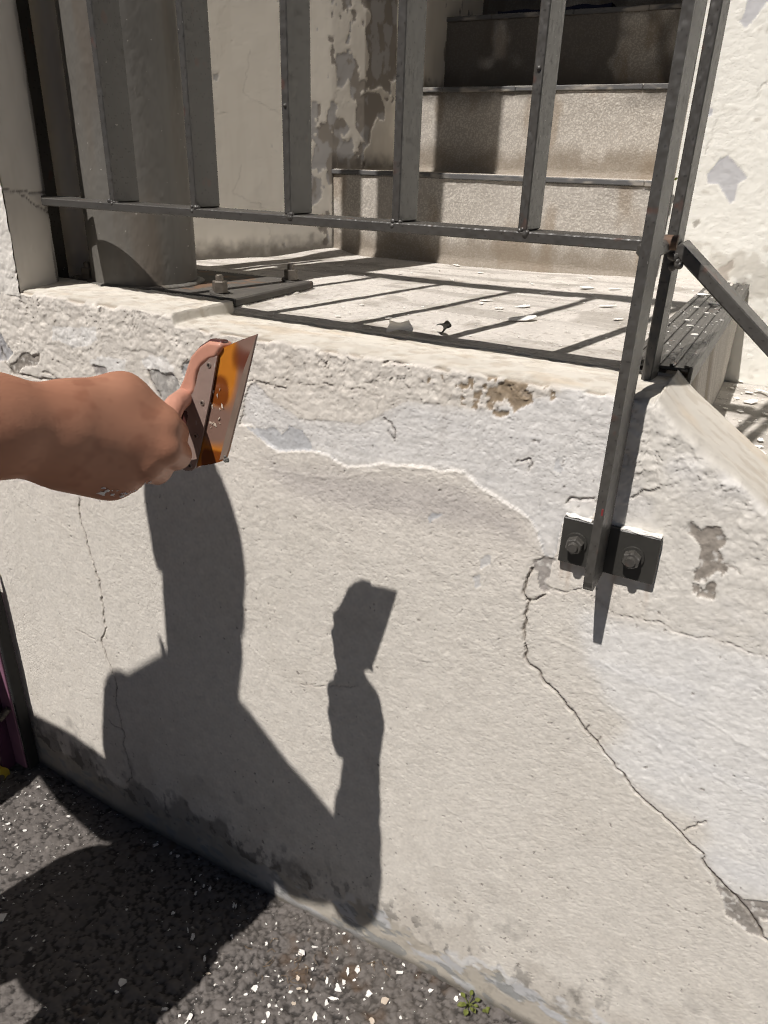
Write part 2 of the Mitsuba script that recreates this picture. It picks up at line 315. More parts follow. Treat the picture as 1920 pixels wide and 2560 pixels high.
# ------------------------------------------------------------------ marks on the walls, traced in metres (x along the wall, z up)
F = {
'crack_left': [(-0.9145, 0.6591), (-0.9175, 0.6195), (-0.9117, 0.5833), (-0.9059, 0.5593), (-0.901, 0.5434), (-0.8969, 0.5094), (-0.8973, 0.4731), (-0.8987, 0.4214), (-0.9147, 0.3868), (-0.9094, 0.3543), (-0.9008, 0.3396), (-0.8942, 0.2965), (-0.9032, 0.2614), (-0.8977, 0.2264), (-0.8962, 0.1833), (-0.903, 0.1606), (-0.8957, 0.1328), (-0.8932, 0.0817), (-0.9111, 0.0576)],
'crack_left_b': [(-0.9147, 0.3868), (-0.9376, 0.3857), (-0.953, 0.389), (-0.9776, 0.3885)],
'crack_left_c': [(-0.8973, 0.1938), (-0.9054, 0.1984), (-0.9177, 0.1956), (-0.9307, 0.2063)],
'crack_main': [(-0.1813, 0.7534), (-0.1873, 0.7412), (-0.187, 0.7293), (-0.1851, 0.7178), (-0.1816, 0.7112), (-0.1807, 0.6851), (-0.1785, 0.6506), (-0.1719, 0.63), (-0.1701, 0.627), (-0.1602, 0.626), (-0.1469, 0.6095), (-0.1288, 0.5984), (-0.1223, 0.591), (-0.1052, 0.5762), (-0.0923, 0.563), (-0.0775, 0.5542), (-0.0644, 0.5393), (-0.0504, 0.5267), (-0.0382, 0.5168), (-0.0266, 0.5029), (-0.0131, 0.4937), (-0.0019, 0.4888), (0.0096, 0.4823), (0.027, 0.4718), (0.0419, 0.46), (0.0573, 0.4523), (0.0644, 0.4358), (0.0767, 0.4244), (0.0967, 0.4122), (0.1086, 0.4025), (0.1273, 0.3838), (0.1412, 0.3655), (0.1555, 0.3557)],
'crack_m_b': [(0.032, 0.4721), (0.0376, 0.4816), (0.0455, 0.4916), (0.0511, 0.5001)],
'crack_m_c': [(-0.0923, 0.563), (-0.091, 0.5722)],
'crack_m_d': [(-0.0775, 0.5542), (-0.0746, 0.5614)],
'crack_m_e': [(-0.1817, 0.7121), (-0.1715, 0.7176), (-0.1646, 0.7259)],
'crack_r1': [(-0.1556, 0.8398), (-0.1526, 0.8445), (-0.1408, 0.8466), (-0.1272, 0.8507)],
'crack_r2': [(-0.3746, 0.9563), (-0.3661, 0.9588), (-0.3574, 0.9562), (-0.3463, 0.9591), (-0.338, 0.9616)],
'crack_r3': [(-0.2111, 0.8738), (-0.2039, 0.8772), (-0.1979, 0.8797), (-0.1959, 0.8737), (-0.2001, 0.8663)],
'crack_r4': [(-0.0942, 0.86), (-0.0905, 0.8647), (-0.0843, 0.8674), (-0.0765, 0.873), (-0.0686, 0.8773)],
'crack_r5': [(-0.1579, 0.7355), (-0.1424, 0.736), (-0.1258, 0.7443), (-0.1126, 0.7398), (-0.0966, 0.732), (-0.0859, 0.7268), (-0.0623, 0.7291), (-0.0442, 0.7326), (-0.0294, 0.7277), (-0.0086, 0.7252), (0.0123, 0.7314), (0.0322, 0.7289), (0.0495, 0.727), (0.0703, 0.7266)],
'crack_l1': [(-0.5648, 0.9053), (-0.5504, 0.9076), (-0.5365, 0.906), (-0.5192, 0.9059), (-0.5073, 0.9035)],
'crack_l2': [(-0.4494, 0.9641), (-0.45, 0.9535), (-0.4479, 0.9404), (-0.4495, 0.9266)],
'crack_l3': [(-0.5257, 0.9149), (-0.5086, 0.9161), (-0.4886, 0.915), (-0.4722, 0.912), (-0.4527, 0.9193), (-0.4275, 0.9165), (-0.403, 0.9218), (-0.3788, 0.9164)],
'crack_l4': [(-1.0379, 0.8824), (-1.0287, 0.8588), (-1.0167, 0.8445), (-0.9842, 0.8476), (-0.9483, 0.8479), (-0.9077, 0.8507)],
'crack_l5': [(-0.9456, 0.8588), (-0.9304, 0.8593), (-0.9126, 0.851)],
'crack_l6': [(-0.7322, 0.894), (-0.7301, 0.8801), (-0.7195, 0.8659), (-0.7153, 0.8505)],
'crack_sc': [(-0.4951, 0.4672), (-0.475, 0.4734), (-0.4552, 0.4774), (-0.4397, 0.4858), (-0.4206, 0.4916), (-0.402, 0.4993)],
'crack_patch_r': [(-0.3724, 0.8918), (-0.3634, 0.8894), (-0.357, 0.8796), (-0.3595, 0.868), (-0.3689, 0.8773)],
'bare_corner': [(0.0647, 0.4341), (0.0764, 0.4261), (0.0963, 0.4139), (0.1099, 0.4073), (0.1208, 0.4127), (0.14, 0.4218), (0.1463, 0.3951), (0.1287, 0.3887), (0.1412, 0.3655), (0.1253, 0.3602), (0.1162, 0.3679), (0.1002, 0.3729), (0.0924, 0.3916), (0.0825, 0.4087)],
'bare_right': [(-0.0338, 0.8515), (-0.0359, 0.8409), (-0.026, 0.8336), (-0.0188, 0.8242), (-0.0193, 0.806), (-0.0209, 0.7977), (-0.0159, 0.7726), (0.0011, 0.7741), (0.0012, 0.794), (0.0074, 0.814), (0.0201, 0.8076), (0.0137, 0.8133), (0.0025, 0.8176), (-0.0035, 0.826), (-0.0006, 0.8368), (-0.0085, 0.8495), (-0.0187, 0.8492), (-0.0237, 0.843)],
'bare_bracket': [(-0.1823, 0.7618), (-0.1704, 0.7711), (-0.1551, 0.7727), (-0.1616, 0.7636), (-0.1614, 0.7521), (-0.1641, 0.7425), (-0.1577, 0.7341), (-0.1648, 0.7273), (-0.1726, 0.7368), (-0.1755, 0.7493), (-0.1811, 0.752)],
'bare_l1': [(-0.7322, 0.894), (-0.7115, 0.894), (-0.6912, 0.894), (-0.6799, 0.888), (-0.6797, 0.8724), (-0.6912, 0.861), (-0.7059, 0.8423), (-0.7132, 0.8508), (-0.7238, 0.8652), (-0.7317, 0.8831)],
'bare_l2': [(-0.6691, 0.9125), (-0.659, 0.9155), (-0.6567, 0.9007), (-0.6675, 0.8914), (-0.6723, 0.9014)],
'bare_l3': [(-0.8389, 0.8847), (-0.8254, 0.8834), (-0.8122, 0.8821), (-0.8117, 0.8724), (-0.833, 0.8681)],
'bare_l4': [(-1.0236, 0.8578), (-0.9985, 0.872), (-0.9799, 0.8833), (-0.9649, 0.8819), (-0.9488, 0.8859), (-0.952, 0.8734), (-0.9701, 0.8621), (-0.9857, 0.8616), (-1.0051, 0.848), (-1.0223, 0.8436)],
'bare_l5': [(-1.0481, 0.9021), (-1.0259, 0.9049), (-1.0202, 0.8883), (-1.0069, 0.8796), (-1.0215, 0.8652), (-1.0616, 0.8577)],
'grey_arch': [(-0.5759, 0.8454), (-0.5466, 0.8448), (-0.5283, 0.8528), (-0.5163, 0.8445), (-0.5037, 0.8575), (-0.4832, 0.8554), (-0.4699, 0.8386), (-0.4734, 0.8328), (-0.5225, 0.8211), (-0.5437, 0.8299), (-0.5614, 0.8404)],
'grey_spot': [(-0.3134, 0.7832), (-0.3065, 0.7904), (-0.2905, 0.7926), (-0.2974, 0.7873), (-0.3086, 0.777)],
'grey_spot_b': [(-0.1724, 0.8826), (-0.1704, 0.8856), (-0.1644, 0.8767), (-0.1659, 0.87), (-0.1738, 0.8747)],
'grey_spot_c': [(-0.2435, 0.7453), (-0.2361, 0.7565), (-0.2291, 0.7555), (-0.2309, 0.746), (-0.2398, 0.7358)],
'grey_spot_d': [(-0.2486, 0.7223), (-0.2419, 0.7275), (-0.2391, 0.7128), (-0.2443, 0.7065)],
'filler_arch': [(-0.5834, 0.8449), (-0.561, 0.8476), (-0.5437, 0.8308), (-0.5225, 0.8218), (-0.47, 0.8335), (-0.4433, 0.8301), (-0.4203, 0.8206), (-0.3705, 0.8388), (-0.3524, 0.8407), (-0.3287, 0.843), (-0.2999, 0.8442), (-0.2722, 0.849), (-0.2548, 0.8372), (-0.2325, 0.8306), (-0.2157, 0.8223), (-0.1938, 0.814), (-0.1822, 0.8032), (-0.1705, 0.7725), (-0.1592, 0.7744), (-0.156, 0.8156), (-0.1266, 0.8313), (-0.1124, 0.8881), (-0.1136, 0.9607), (-0.1623, 0.9618), (-0.1906, 0.9479), (-0.2185, 0.9384), (-0.2419, 0.9232), (-0.2888, 0.92), (-0.3442, 0.9169), (-0.4021, 0.8794), (-0.453, 0.8757), (-0.4896, 0.8719), (-0.5269, 0.8858), (-0.5541, 0.9047), (-0.5655, 0.8941), (-0.5748, 0.8625)],
'filler_low': [(-0.1229, 0.7157), (-0.0967, 0.7173), (-0.0609, 0.7209), (-0.0255, 0.7191), (0.0075, 0.7226), (0.0417, 0.7241), (0.0709, 0.7241), (0.1424, 0.4215), (0.112, 0.4088), (0.0967, 0.4122), (0.0767, 0.4244), (0.0644, 0.4358), (0.0573, 0.4523), (0.0624, 0.4813), (0.0543, 0.4965), (0.0267, 0.4991), (0.003, 0.5042), (-0.0295, 0.5122), (-0.0444, 0.5225), (-0.0659, 0.5403), (-0.0587, 0.5613), (-0.0444, 0.5983), (-0.0657, 0.6037), (-0.0783, 0.6098), (-0.0837, 0.6272), (-0.0912, 0.6419), (-0.1076, 0.6562)],
'sanded': [(-0.5599, 0.8029), (-0.4202, 0.8086), (-0.3698, 0.82), (-0.3397, 0.8268), (-0.2818, 0.8287), (-0.2313, 0.8184), (-0.2036, 0.8087), (-0.1852, 0.7855), (-0.1941, 0.7715), (-0.2365, 0.7887), (-0.2785, 0.7863), (-0.3223, 0.7809), (-0.3683, 0.7753), (-0.4197, 0.7622), (-0.4884, 0.7741), (-0.5242, 0.7786)],
'white_l1': [(-0.7406, 0.9085), (-0.725, 0.9153), (-0.6966, 0.9147), (-0.6837, 0.9058), (-0.6873, 0.893), (-0.7115, 0.894), (-0.732, 0.8956)],
'white_l2': [(-0.8426, 0.8891), (-0.8223, 0.9001), (-0.7731, 0.9039), (-0.7803, 0.8869), (-0.8088, 0.8761), (-0.8355, 0.8786)],
'white_l3': [(-0.9088, 0.9294), (-0.819, 0.9402), (-0.8182, 0.9215), (-0.867, 0.9054), (-0.9136, 0.9091)],
'rust': [(-0.3368, 0.9389), (-0.3041, 0.9441), (-0.279, 0.9615), (-0.2461, 0.9641), (-0.2259, 0.9612), (-0.1924, 0.9617), (-0.162, 0.9596), (-0.1681, 0.954), (-0.2147, 0.9486), (-0.242, 0.9244), (-0.2551, 0.9271), (-0.2766, 0.9335), (-0.2956, 0.9379), (-0.3226, 0.9335)],
'bump_r1': [(-0.3754, 0.8926), (-0.3664, 0.8915), (-0.3571, 0.8823), (-0.358, 0.8669), (-0.3656, 0.8696), (-0.3748, 0.8762)],
'spot_l6': [(-0.4609, 0.8984), (-0.4528, 0.9074), (-0.44, 0.9103), (-0.429, 0.9039), (-0.4321, 0.8922), (-0.4432, 0.886), (-0.4562, 0.8865)],
}
PW = {  # (s along the peeling wall, z)
'A': [(0.083, 1.4792), (0.0893, 1.4629), (0.1115, 1.4562), (0.1119, 1.4437), (0.0944, 1.4188), (0.0997, 1.394), (0.1095, 1.3771), (0.1062, 1.3348), (0.1095, 1.3083), (0.1287, 1.3072), (0.1671, 1.3296), (0.2124, 1.3337), (0.2024, 1.4973)],
'B': [(0.0753, 1.2842), (0.0913, 1.2988), (0.1097, 1.303), (0.1485, 1.3034), (0.1698, 1.2744), (0.1661, 1.2459), (0.1407, 1.2529), (0.122, 1.2266), (0.118, 1.198), (0.1085, 1.1906), (0.0893, 1.2082), (0.0682, 1.2267), (0.0696, 1.2596)],
'C': [(-0.0332, 1.2322), (-0.0075, 1.2309), (-0.0038, 1.2095), (-0.0187, 1.1981), (-0.0371, 1.2054)],
'D': [(0.0117, 1.2399), (0.0315, 1.2438), (0.0519, 1.2231), (0.0358, 1.2086), (0.0078, 1.2155)],
'E': [(-0.0371, 1.2054), (-0.0112, 1.2065), (0.0198, 1.1997), (0.0279, 1.189), (-0.0, 1.1824), (-0.0076, 1.1546), (-0.019, 1.1404), (-0.0599, 1.1395), (-0.0521, 1.1725)],
'F': [(0.0113, 1.3656), (0.0343, 1.3705), (0.0461, 1.3602), (0.0619, 1.3541), (0.0603, 1.3332), (0.0465, 1.3268), (0.031, 1.3021), (0.0134, 1.3046), (0.0094, 1.349)],
'G': [(0.0471, 1.4304), (0.0521, 1.4311), (0.0512, 1.4099), (0.0462, 1.4093)],
'H': [(-0.0639, 1.2292), (-0.0585, 1.2282), (-0.0554, 1.1939), (-0.0627, 1.1909)],
'G2': [(0.041, 1.4589), (0.0456, 1.46), (0.045, 1.4448), (0.0419, 1.4444)],
'G3': [(0.084, 1.4375), (0.09, 1.4358), (0.0922, 1.4248), (0.085, 1.4277)],
'I': [(-0.3047, 1.3652), (-0.2901, 1.3649), (-0.2931, 1.357), (-0.3029, 1.3578)],
'J': [(-0.2899, 1.3033), (-0.277, 1.3063), (-0.2809, 1.2882), (-0.2908, 1.2914)],
'K': [(-0.0709, 1.1341), (-0.0363, 1.1205), (-0.0301, 1.0817), (-0.0432, 1.067), (-0.0691, 1.0573)],
'ww_a': [(-0.183, 1.1401), (-0.1878, 1.1536), (-0.1716, 1.1811), (-0.1589, 1.1864), (-0.1449, 1.1761), (-0.1182, 1.152), (-0.1316, 1.1419), (-0.1295, 1.1147), (-0.1354, 1.1053), (-0.1518, 1.1255), (-0.1666, 1.1387)],
'ww_b': [(-0.1782, 1.4361), (-0.1423, 1.4339), (-0.1513, 1.4119), (-0.1591, 1.3992), (-0.1733, 1.3815), (-0.1848, 1.3921), (-0.1789, 1.4067)],
'ww_c': [(-0.1362, 0.9901), (-0.1212, 1.0001), (-0.1148, 1.0093), (-0.1087, 1.0055), (-0.1069, 0.9926), (-0.1159, 0.9853), (-0.1106, 0.9704), (-0.1185, 0.9674), (-0.1292, 0.9775)],
'ww_d': [(-0.2089, 1.265), (-0.1983, 1.2613), (-0.1979, 1.2503), (-0.205, 1.2466)],
'ww_e': [(-0.1961, 1.0723), (-0.1863, 1.0771), (-0.184, 1.0709), (-0.1895, 1.061), (-0.1944, 1.0639)],
'ww_f': [(-0.1071, 0.9641), (-0.0868, 0.9682), (-0.082, 0.9796), (-0.0819, 0.9554), (-0.0668, 0.9258), (-0.0841, 0.9464), (-0.0964, 0.954)],
'ww_mold': [(-0.0922, 0.9003), (-0.093, 0.8584), (-0.0795, 0.8366), (-0.0853, 0.8022), (-0.0848, 0.768), (-0.1002, 0.7655), (-0.1027, 0.8524), (-0.106, 0.8987)],
'ww_mold2': [(-0.0813, 0.7833), (-0.0418, 0.7749), (0.0046, 0.7702), (0.0062, 0.7632), (-0.0397, 0.7654), (-0.0838, 0.7632)],
}
GX, GZ = [-1.4, -1.2, -.96, -.54, -.34, -.1, .3], [-.012, -.018, -.042, -.034, -.02, -.009, 0.0]

def ground_z(x):
    return np.interp(x, GX, GZ)

class Raster:
    """height (m, outward) and colour of a wall face on a regular raster, sampled by the mesh"""
    def __init__(self, x0, x1, z0, z1, step):
        self.o, self.step = (x0, z0), step
        xs, zs = np.arange(x0, x1, step), np.arange(z0, z1, step)
        self.X, self.Z = np.meshgrid(xs, zs)
        self.H = np.zeros_like(self.X)
        self.C = np.zeros(self.X.shape + (3,))
        self.pts = np.c_[self.X.ravel(), self.Z.ravel()]

    def mask(self, poly, warp=.004, scale=.02, seed=0, soft=0.0, fine=.0015):
        X, Z = self.X, self.Z
        p = np.array(poly)
        m = np.zeros_like(X)
        mg = .03 + soft
        sel = (X > p[:, 0].min() - mg) & (X < p[:, 0].max() + mg) & (Z > p[:, 1].min() - mg) & (Z < p[:, 1].max() + mg)
        if not sel.any():
            return m
        x, z = X[sel], Z[sel]
        wx = (nz(x, z, scale, seed) - .5) * 2 * warp + (nz(x, z, .005, seed + 5, 2) - .5) * 2 * fine
        wz = (nz(x, z, scale, seed + 11) - .5) * 2 * warp + (nz(x, z, .005, seed + 17, 2) - .5) * 2 * fine
        m[sel] = contains_xy(Polygon(poly).buffer(0), x + wx, z + wz)
        if soft:
            m = gaussian_filter(m, soft / self.step)
        return m

    def dist(self, line, wig=.002, seed=0, upto=.02):
        l = np.array(line)
        seg = np.r_[0, np.cumsum(np.linalg.norm(np.diff(l, axis=0), axis=1))]
        s = np.arange(0, seg[-1], .0006)
        q = np.c_[np.interp(s, seg, l[:, 0]), np.interp(s, seg, l[:, 1])]
        q[:, 0] += (nz(s, s * 0 + seed, .008, seed, 3) - .5) * 2 * wig
        q[:, 1] += (nz(s, s * 0 + seed + 3.3, .008, seed + 1, 3) - .5) * 2 * wig
        sel = (self.X > q[:, 0].min() - upto) & (self.X < q[:, 0].max() + upto) & (self.Z > q[:, 1].min() - upto) & (self.Z < q[:, 1].max() + upto)
        D, S = np.full(self.X.shape, upto), np.zeros(self.X.shape)
        if sel.any():
            d, i = cKDTree(q).query(np.c_[self.X[sel], self.Z[sel]], distance_upper_bound=upto)
            D[sel] = np.where(np.isfinite(d), d, upto)
            S[sel] = s[np.where(i < len(s), i, 0)] / max(seg[-1], 1e-6)
        return D, S

    def blend(self, m, c):
        self.C += m[..., None] * (np.asarray(c) - self.C)

    def sample(self, x, z):
        c = [(z - self.o[1]) / self.step, (x - self.o[0]) / self.step]
        h = map_coordinates(self.H, c, order=1, mode='nearest')
        col = np.stack([map_coordinates(self.C[..., k], c, order=1, mode='nearest') for k in range(3)], -1)
        return h, col

from scipy.ndimage import gaussian_filter, map_coordinates
rng = np.random.default_rng(7)

def stucco(shape, sig, seed):
    g = gaussian_filter(np.random.default_rng(seed).standard_normal(shape), sig)
    return g / g.std()

# ------------------------------------------------------------------ the retaining wall's face
W = Raster(-1.30, .34, -.10, 1.27, .0015)
X, Z = W.X, W.Z
GZX = ground_z(X)
big = nz(X, Z, .35, 1)
mid = nz(X, Z, .06, 2)
W.C[:] = np.array([.665, .630, .565])
W.blend(sm(.45, .8, big) * .5, [.70, .665, .60])
W.blend(sm(.5, .8, mid) * .35, [.60, .56, .49])
# old creamy white coat on the upper part, and the paler right-hand side
up = sm(.70, .80, Z + (nz(X, Z, .1, 4) - .5) * .1 + .12 * sm(-.6, -1.0, X))
W.blend(up, [.69, .65, .585])
rightside = W.mask(F['crack_main'][::-1] + [(.40, .35), (.40, 1.0), (-.20, 1.0)], .004, .02, 3)
W.blend(rightside, [.70, .67, .61])
W.blend(rightside * sm(.45, .7, nz(X, Z, .05, 21)) * .8, [.735, .715, .68])
san = W.mask(F['sanded'], .012, .05, 6, soft=.008)
W.blend(san * .85, [.53, .495, .46])
W.H -= san * .0004
fil = W.mask(F['filler_arch'], .004, .03, 8)
fils = gaussian_filter(fil, 6) * fil
W.blend(np.clip(fils * 1.2, 0, 1), [.715, .70, .67])
W.blend(fil * sm(.5, .75, nz(X, Z * 2.5, .05, 9)) * .5, [.65, .64, .625])
dlow, _s = W.dist(F['filler_arch'][:22], .001, 99, .09)
W.H -= fil * .0016 * sm(.075, .0, dlow)
lowf = W.mask(F['filler_low'], .010, .03, 12, soft=.007)
W.blend(lowf * .85, [.755, .745, .715])
W.blend(lowf * sm(.5, .75, nz(X, Z * 2, .06, 13)) * .6, [.70, .695, .68])
W.H += lowf * .0006
for k, c in (('white_l1', [.78, .765, .73]), ('white_l2', [.77, .755, .72]), ('white_l3', [.77, .755, .72])):
    W.blend(W.mask(F[k], .006, .02, 30) * .9, c)
bare = np.zeros_like(X)
for q, (k, c) in enumerate((('bare_corner', [.30, .275, .245]), ('bare_right', [.315, .28, .24]), ('bare_bracket', [.33, .305, .28]), ('bare_l1', [.40, .385, .36]), ('bare_l2', [.35, .35, .35]),
                            ('bare_l3', [.40, .37, .35]), ('bare_l4', [.30, .27, .235]), ('bare_l5', [.40, .40, .405]))):
    m = W.mask(F[k], .004, .015, 40 + q)
    if k == 'bare_right':
        m = m * (nz(X, Z, .012, 44) > .36 + .22 * sm(.78, .70, Z))
    W.blend(m * .95, c)
    W.blend(m * sm(.5, .75, nz(X, Z, .01, 60 + q)) * .5, np.array(c) * 1.35)
    W.blend(m * sm(.52, .62, nz(X, Z, .005, 160 + q, 3)) * .55, np.array(c) * .62)
    W.blend(m * sm(.60, .66, nz(X, Z, .006, 170 + q, 3)) * .8, [.62, .60, .56])
    bare = np.maximum(bare, m)
W.H -= gaussian_filter(bare, .7) * .0022 + bare * stucco(X.shape, 1.5, 3) * .0002
for q, k in enumerate(('grey_arch', 'grey_spot', 'grey_spot_b', 'grey_spot_c', 'grey_spot_d')):
    m = W.mask(F[k], .003, .012, 70 + q)
    W.blend(m * (.9 if q < 2 else .55), [.50, .51, .52])
    W.H -= gaussian_filter(m, .7) * .001
# brown mortar where the coat flakes off below the ledge
ru = W.mask(F['rust'], .01, .03, 80, soft=.012)
cx, cz = F['rust'][9]
core = np.exp(-((X - (cx + .012)) / .03) ** 2 - ((Z - (cz + .025)) / .03) ** 2)
rm = (nz(X, Z, .008, 81, 3) + (nz(X, Z, .03, 82) - .5) * .5 + ru * .08 + core * .34 > .68) * (ru > .15)
W.blend(rm * .95, [.27, .205, .135])
W.blend(rm * sm(.5, .7, nz(X, Z, .006, 83)), [.36, .29, .21])
W.H -= gaussian_filter(rm.astype(float), .7) * .0018
# flaky crackle of the top coat
flaky = sm(.85, .93, Z + (nz(X, Z, .08, 90) - .5) * .12) + .9 * sm(.0, .10, X + (Z - .8) * .9) * sm(.66, .75, Z)
flaky = np.clip(flaky, 0, 1) * (1 - fil) * (1 - lowf)
ridg = np.minimum(np.abs(nz(X, Z, .022, 91) - .5), np.abs(nz(X, Z * 1.6, .010, 94) - .5) * 1.4)
plates = sm(.500, .512, nz(X, Z, .026, 88, 5)) + .7 * sm(.53, .54, nz(X, Z, .012, 89, 5))
W.H += plates * (flaky * .00055 + up * .00018 + rightside * .00015)
W.C *= (1 + (plates - .7) * (flaky * .05 + up * .025 + rightside * .02))[..., None]
ck = sm(.012, .0, ridg) * sm(.48, .6, nz(X, Z, .05, 92)) * flaky
W.H += flaky * ((nz(X, Z, .010, 93, 4) - .5) * .0017 + stucco(X.shape, (1.2, 2.2), 4) * .00024)
W.H -= ck * .0014
W.blend(ck * .45, [.25, .22, .19])
# stucco and trowel relief
W.H += stucco(X.shape, 1.5, 5) * .00009 + stucco(X.shape, (1.0, 2.5), 6) * .00004 + (nz(X, Z, .03, 95) - .5) * .0004 + (nz(X, Z, .25, 96) - .5) * .004 + stucco(X.shape, .8, 7) * .00010
W.H += (stucco(X.shape, (1.5, 14), 8) * .00010) * (fil + lowf * .8)
ridge_lines = [[(-.62, .80), (-.52, .795), (-.43, .805), (-.36, .835), (-.28, .85)], [(-1.05, .62), (-.98, .60), (-.93, .585)], [(-.2, .68), (-.1, .665), (0, .64), (.12, .60)],
               [(-.02, .60), (.06, .56), (.16, .55)], [(-.25, .35), (-.18, .30), (-.1, .24)], [(-.10, .62), (-.02, .585), (.03, .53)]]
for q, l in enumerate(ridge_lines):
    d, s = W.dist(l, .004, 100 + q)
    W.H += np.exp(-(d / .0013) ** 2) * .00045
for q in range(45):     # short scratches and putty ridges
    x0, z0 = rng.uniform(-1.1, .25), rng.uniform(.1, .9)
    a = rng.normal(-.35, .5)
    ln = rng.uniform(.02, .10)
    d, s = W.dist([(x0, z0), (x0 + ln * math.cos(a), z0 + ln * math.sin(a))], .003, 130 + q, .008)
    W.H += np.exp(-(d / .0011) ** 2) * rng.choice([-.0004, .0003, .0004])
# the arch's lip catches the light
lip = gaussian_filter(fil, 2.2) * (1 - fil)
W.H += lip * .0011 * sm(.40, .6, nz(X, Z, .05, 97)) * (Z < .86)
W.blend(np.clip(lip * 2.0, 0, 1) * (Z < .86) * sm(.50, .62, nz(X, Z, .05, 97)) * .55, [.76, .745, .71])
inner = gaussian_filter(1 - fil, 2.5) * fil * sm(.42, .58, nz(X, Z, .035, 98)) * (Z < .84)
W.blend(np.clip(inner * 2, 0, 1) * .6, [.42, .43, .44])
# cracks: (key, width, depth, darkness)
for q, (k, w, dp, dk) in enumerate((('crack_left', .0011, .003, .8), ('crack_left_b', .0007, .0015, .55), ('crack_left_c', .0009, .002, .7), ('crack_main', .0012, .004, .85), ('crack_m_b', .0010, .003, .7),
                                    ('crack_m_c', .0008, .002, .6), ('crack_m_d', .0008, .002, .6), ('crack_m_e', .0010, .003, .8), ('crack_r1', .0010, .003, .8), ('crack_r2', .0013, .004, .9),
                                    ('crack_r3', .0008, .002, .6), ('crack_r4', .0008, .002, .6), ('crack_r5', .0006, .0013, .35), ('crack_l1', .0008, .002, .55), ('crack_l2', .0006, .001, .4),
                                    ('crack_l3', .0006, .0012, .25), ('crack_l4', .0012, .003, .8), ('crack_l5', .0009, .002, .7), ('crack_l6', .0009, .002, .7), ('crack_sc', .0006, .0012, .5), ('crack_patch_r', .0008, .002, .7))):
    d, s = W.dist(F[k], .0036, 200 + q)
    ww = w * (.30 + .95 * nz(s * 5, s * 0 + q, .1, 220 + q, 3))
    m = sm(1.7, .6, d / ww)
    W.H -= m * dp
    W.blend(m * dk, [.13, .11, .095])
    W.blend(np.exp(-(d / .004) ** 2) * .16, [.40, .35, .29])
# pits, specks and grime
sp = stucco(X.shape, 1.0, 9) + (mid - .5) * 2.2 * (1 - rightside)
spk = sm(2.7, 3.2, sp + .55 * sm(.40, .05, Z - GZX))
W.blend(spk * .75, [.20, .175, .15])
W.H -= spk * .0010
lowz = Z - GZX
W.C *= (1 + .035 * stucco(X.shape, .8, 10) + .02 * stucco(X.shape, 3.0, 12))[..., None]
drt = sm(.46, .75, nz(X, Z, .05, 240) + .32 * sm(.28, 0, lowz) - .10)
W.blend(drt * .32 * sm(.40, .05, lowz), [.34, .30, .25])
moss = sm(.47, .60, nz(X, Z * .8, .045, 241, 5) + .40 * sm(.20, .0, lowz) * sm(-.40, -.58, X) - .13) * sm(.28, .12, lowz)
W.blend(moss * .6, [.13, .12, .105])
mo2 = sm(.50, .58, nz(X, Z * .6, .018, 248, 4) + .22 * sm(.14, .0, lowz) * sm(-.40, -.58, X) - .08) * sm(.20, .06, lowz)
W.blend(mo2 * .6, [.06, .055, .048])
bandh = .075 + (nz(X, Z * 0, .08, 242) - .5) * .07
band = sm(0, .012, bandh - lowz + (nz(X, Z, .015, 243) - .5) * .05)
W.blend(band * .75, [.40, .365, .305])
pa = sm(.50, .56, nz(X * .55 + Z * .3, Z, .022, 244))
pa *= sm(-.66, -.5, X)
W.blend(band * pa * .9, [.47, .475, .48])
pb = sm(.54, .60, nz(X * .55 + Z * .3, Z, .02, 245))
W.blend(band * pb * .85, [.27, .275, .265])
pe = sm(.013, .004, np.abs(bandh - lowz + (nz(X, Z, .015, 243) - .5) * .05 + .003)) * sm(-.5, -.35, X)
W.blend(pe * .7 * sm(.45, .6, nz(X, Z, .03, 247)), [.64, .64, .63])
W.H -= gaussian_filter(band, 1.0) * .0012 + band * (pb - pa) * .0006
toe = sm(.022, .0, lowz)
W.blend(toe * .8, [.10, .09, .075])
for x0, z0, ln in ((-.150, .777, .035), (-.142, .776, .05), (-.060, .777, .04), (-.095, .776, .03)):
    d, s = W.dist([(x0, z0), (x0 + .002, z0 - ln)], .002, int(270 + x0 * 100), .01)
    W.blend(np.exp(-(d / .0025) ** 2) * (1 - s) * .5, [.36, .22, .12])
for x0 in (-.905, -.86, -.70, -.64, -.50, -.30):
    ln = rng.uniform(.06, .16)
    d, s = W.dist([(x0, .945), (x0 + rng.normal(0, .004), .945 - ln)], .003, int(290 + x0 * 100), .02)
    W.blend(np.exp(-(d / .006) ** 2) * (1 - s) * .22, [.36, .31, .25])
# bright coat round the bracket, and streaks under the bar on the left
for q in range(7):
    x0, z0 = rng.uniform(-1.12, -.98), rng.uniform(.42, .62)
    d, s = W.dist([(x0, z0), (x0 + .02, z0 - rng.uniform(.05, .12))], .004, 260 + q)
    W.blend(np.exp(-(d / .005) ** 2) * .35, [.62, .585, .52])

SL0 = -.087
def top_z(x):
    t = .9615 + .0125 * sm(-.678, -.682, x)
    return np.where(x > SL0, .9615 - .70 * np.maximum(x - SL0, 0) + .004 * np.exp(-((x - SL0) / .012) ** 2), t)

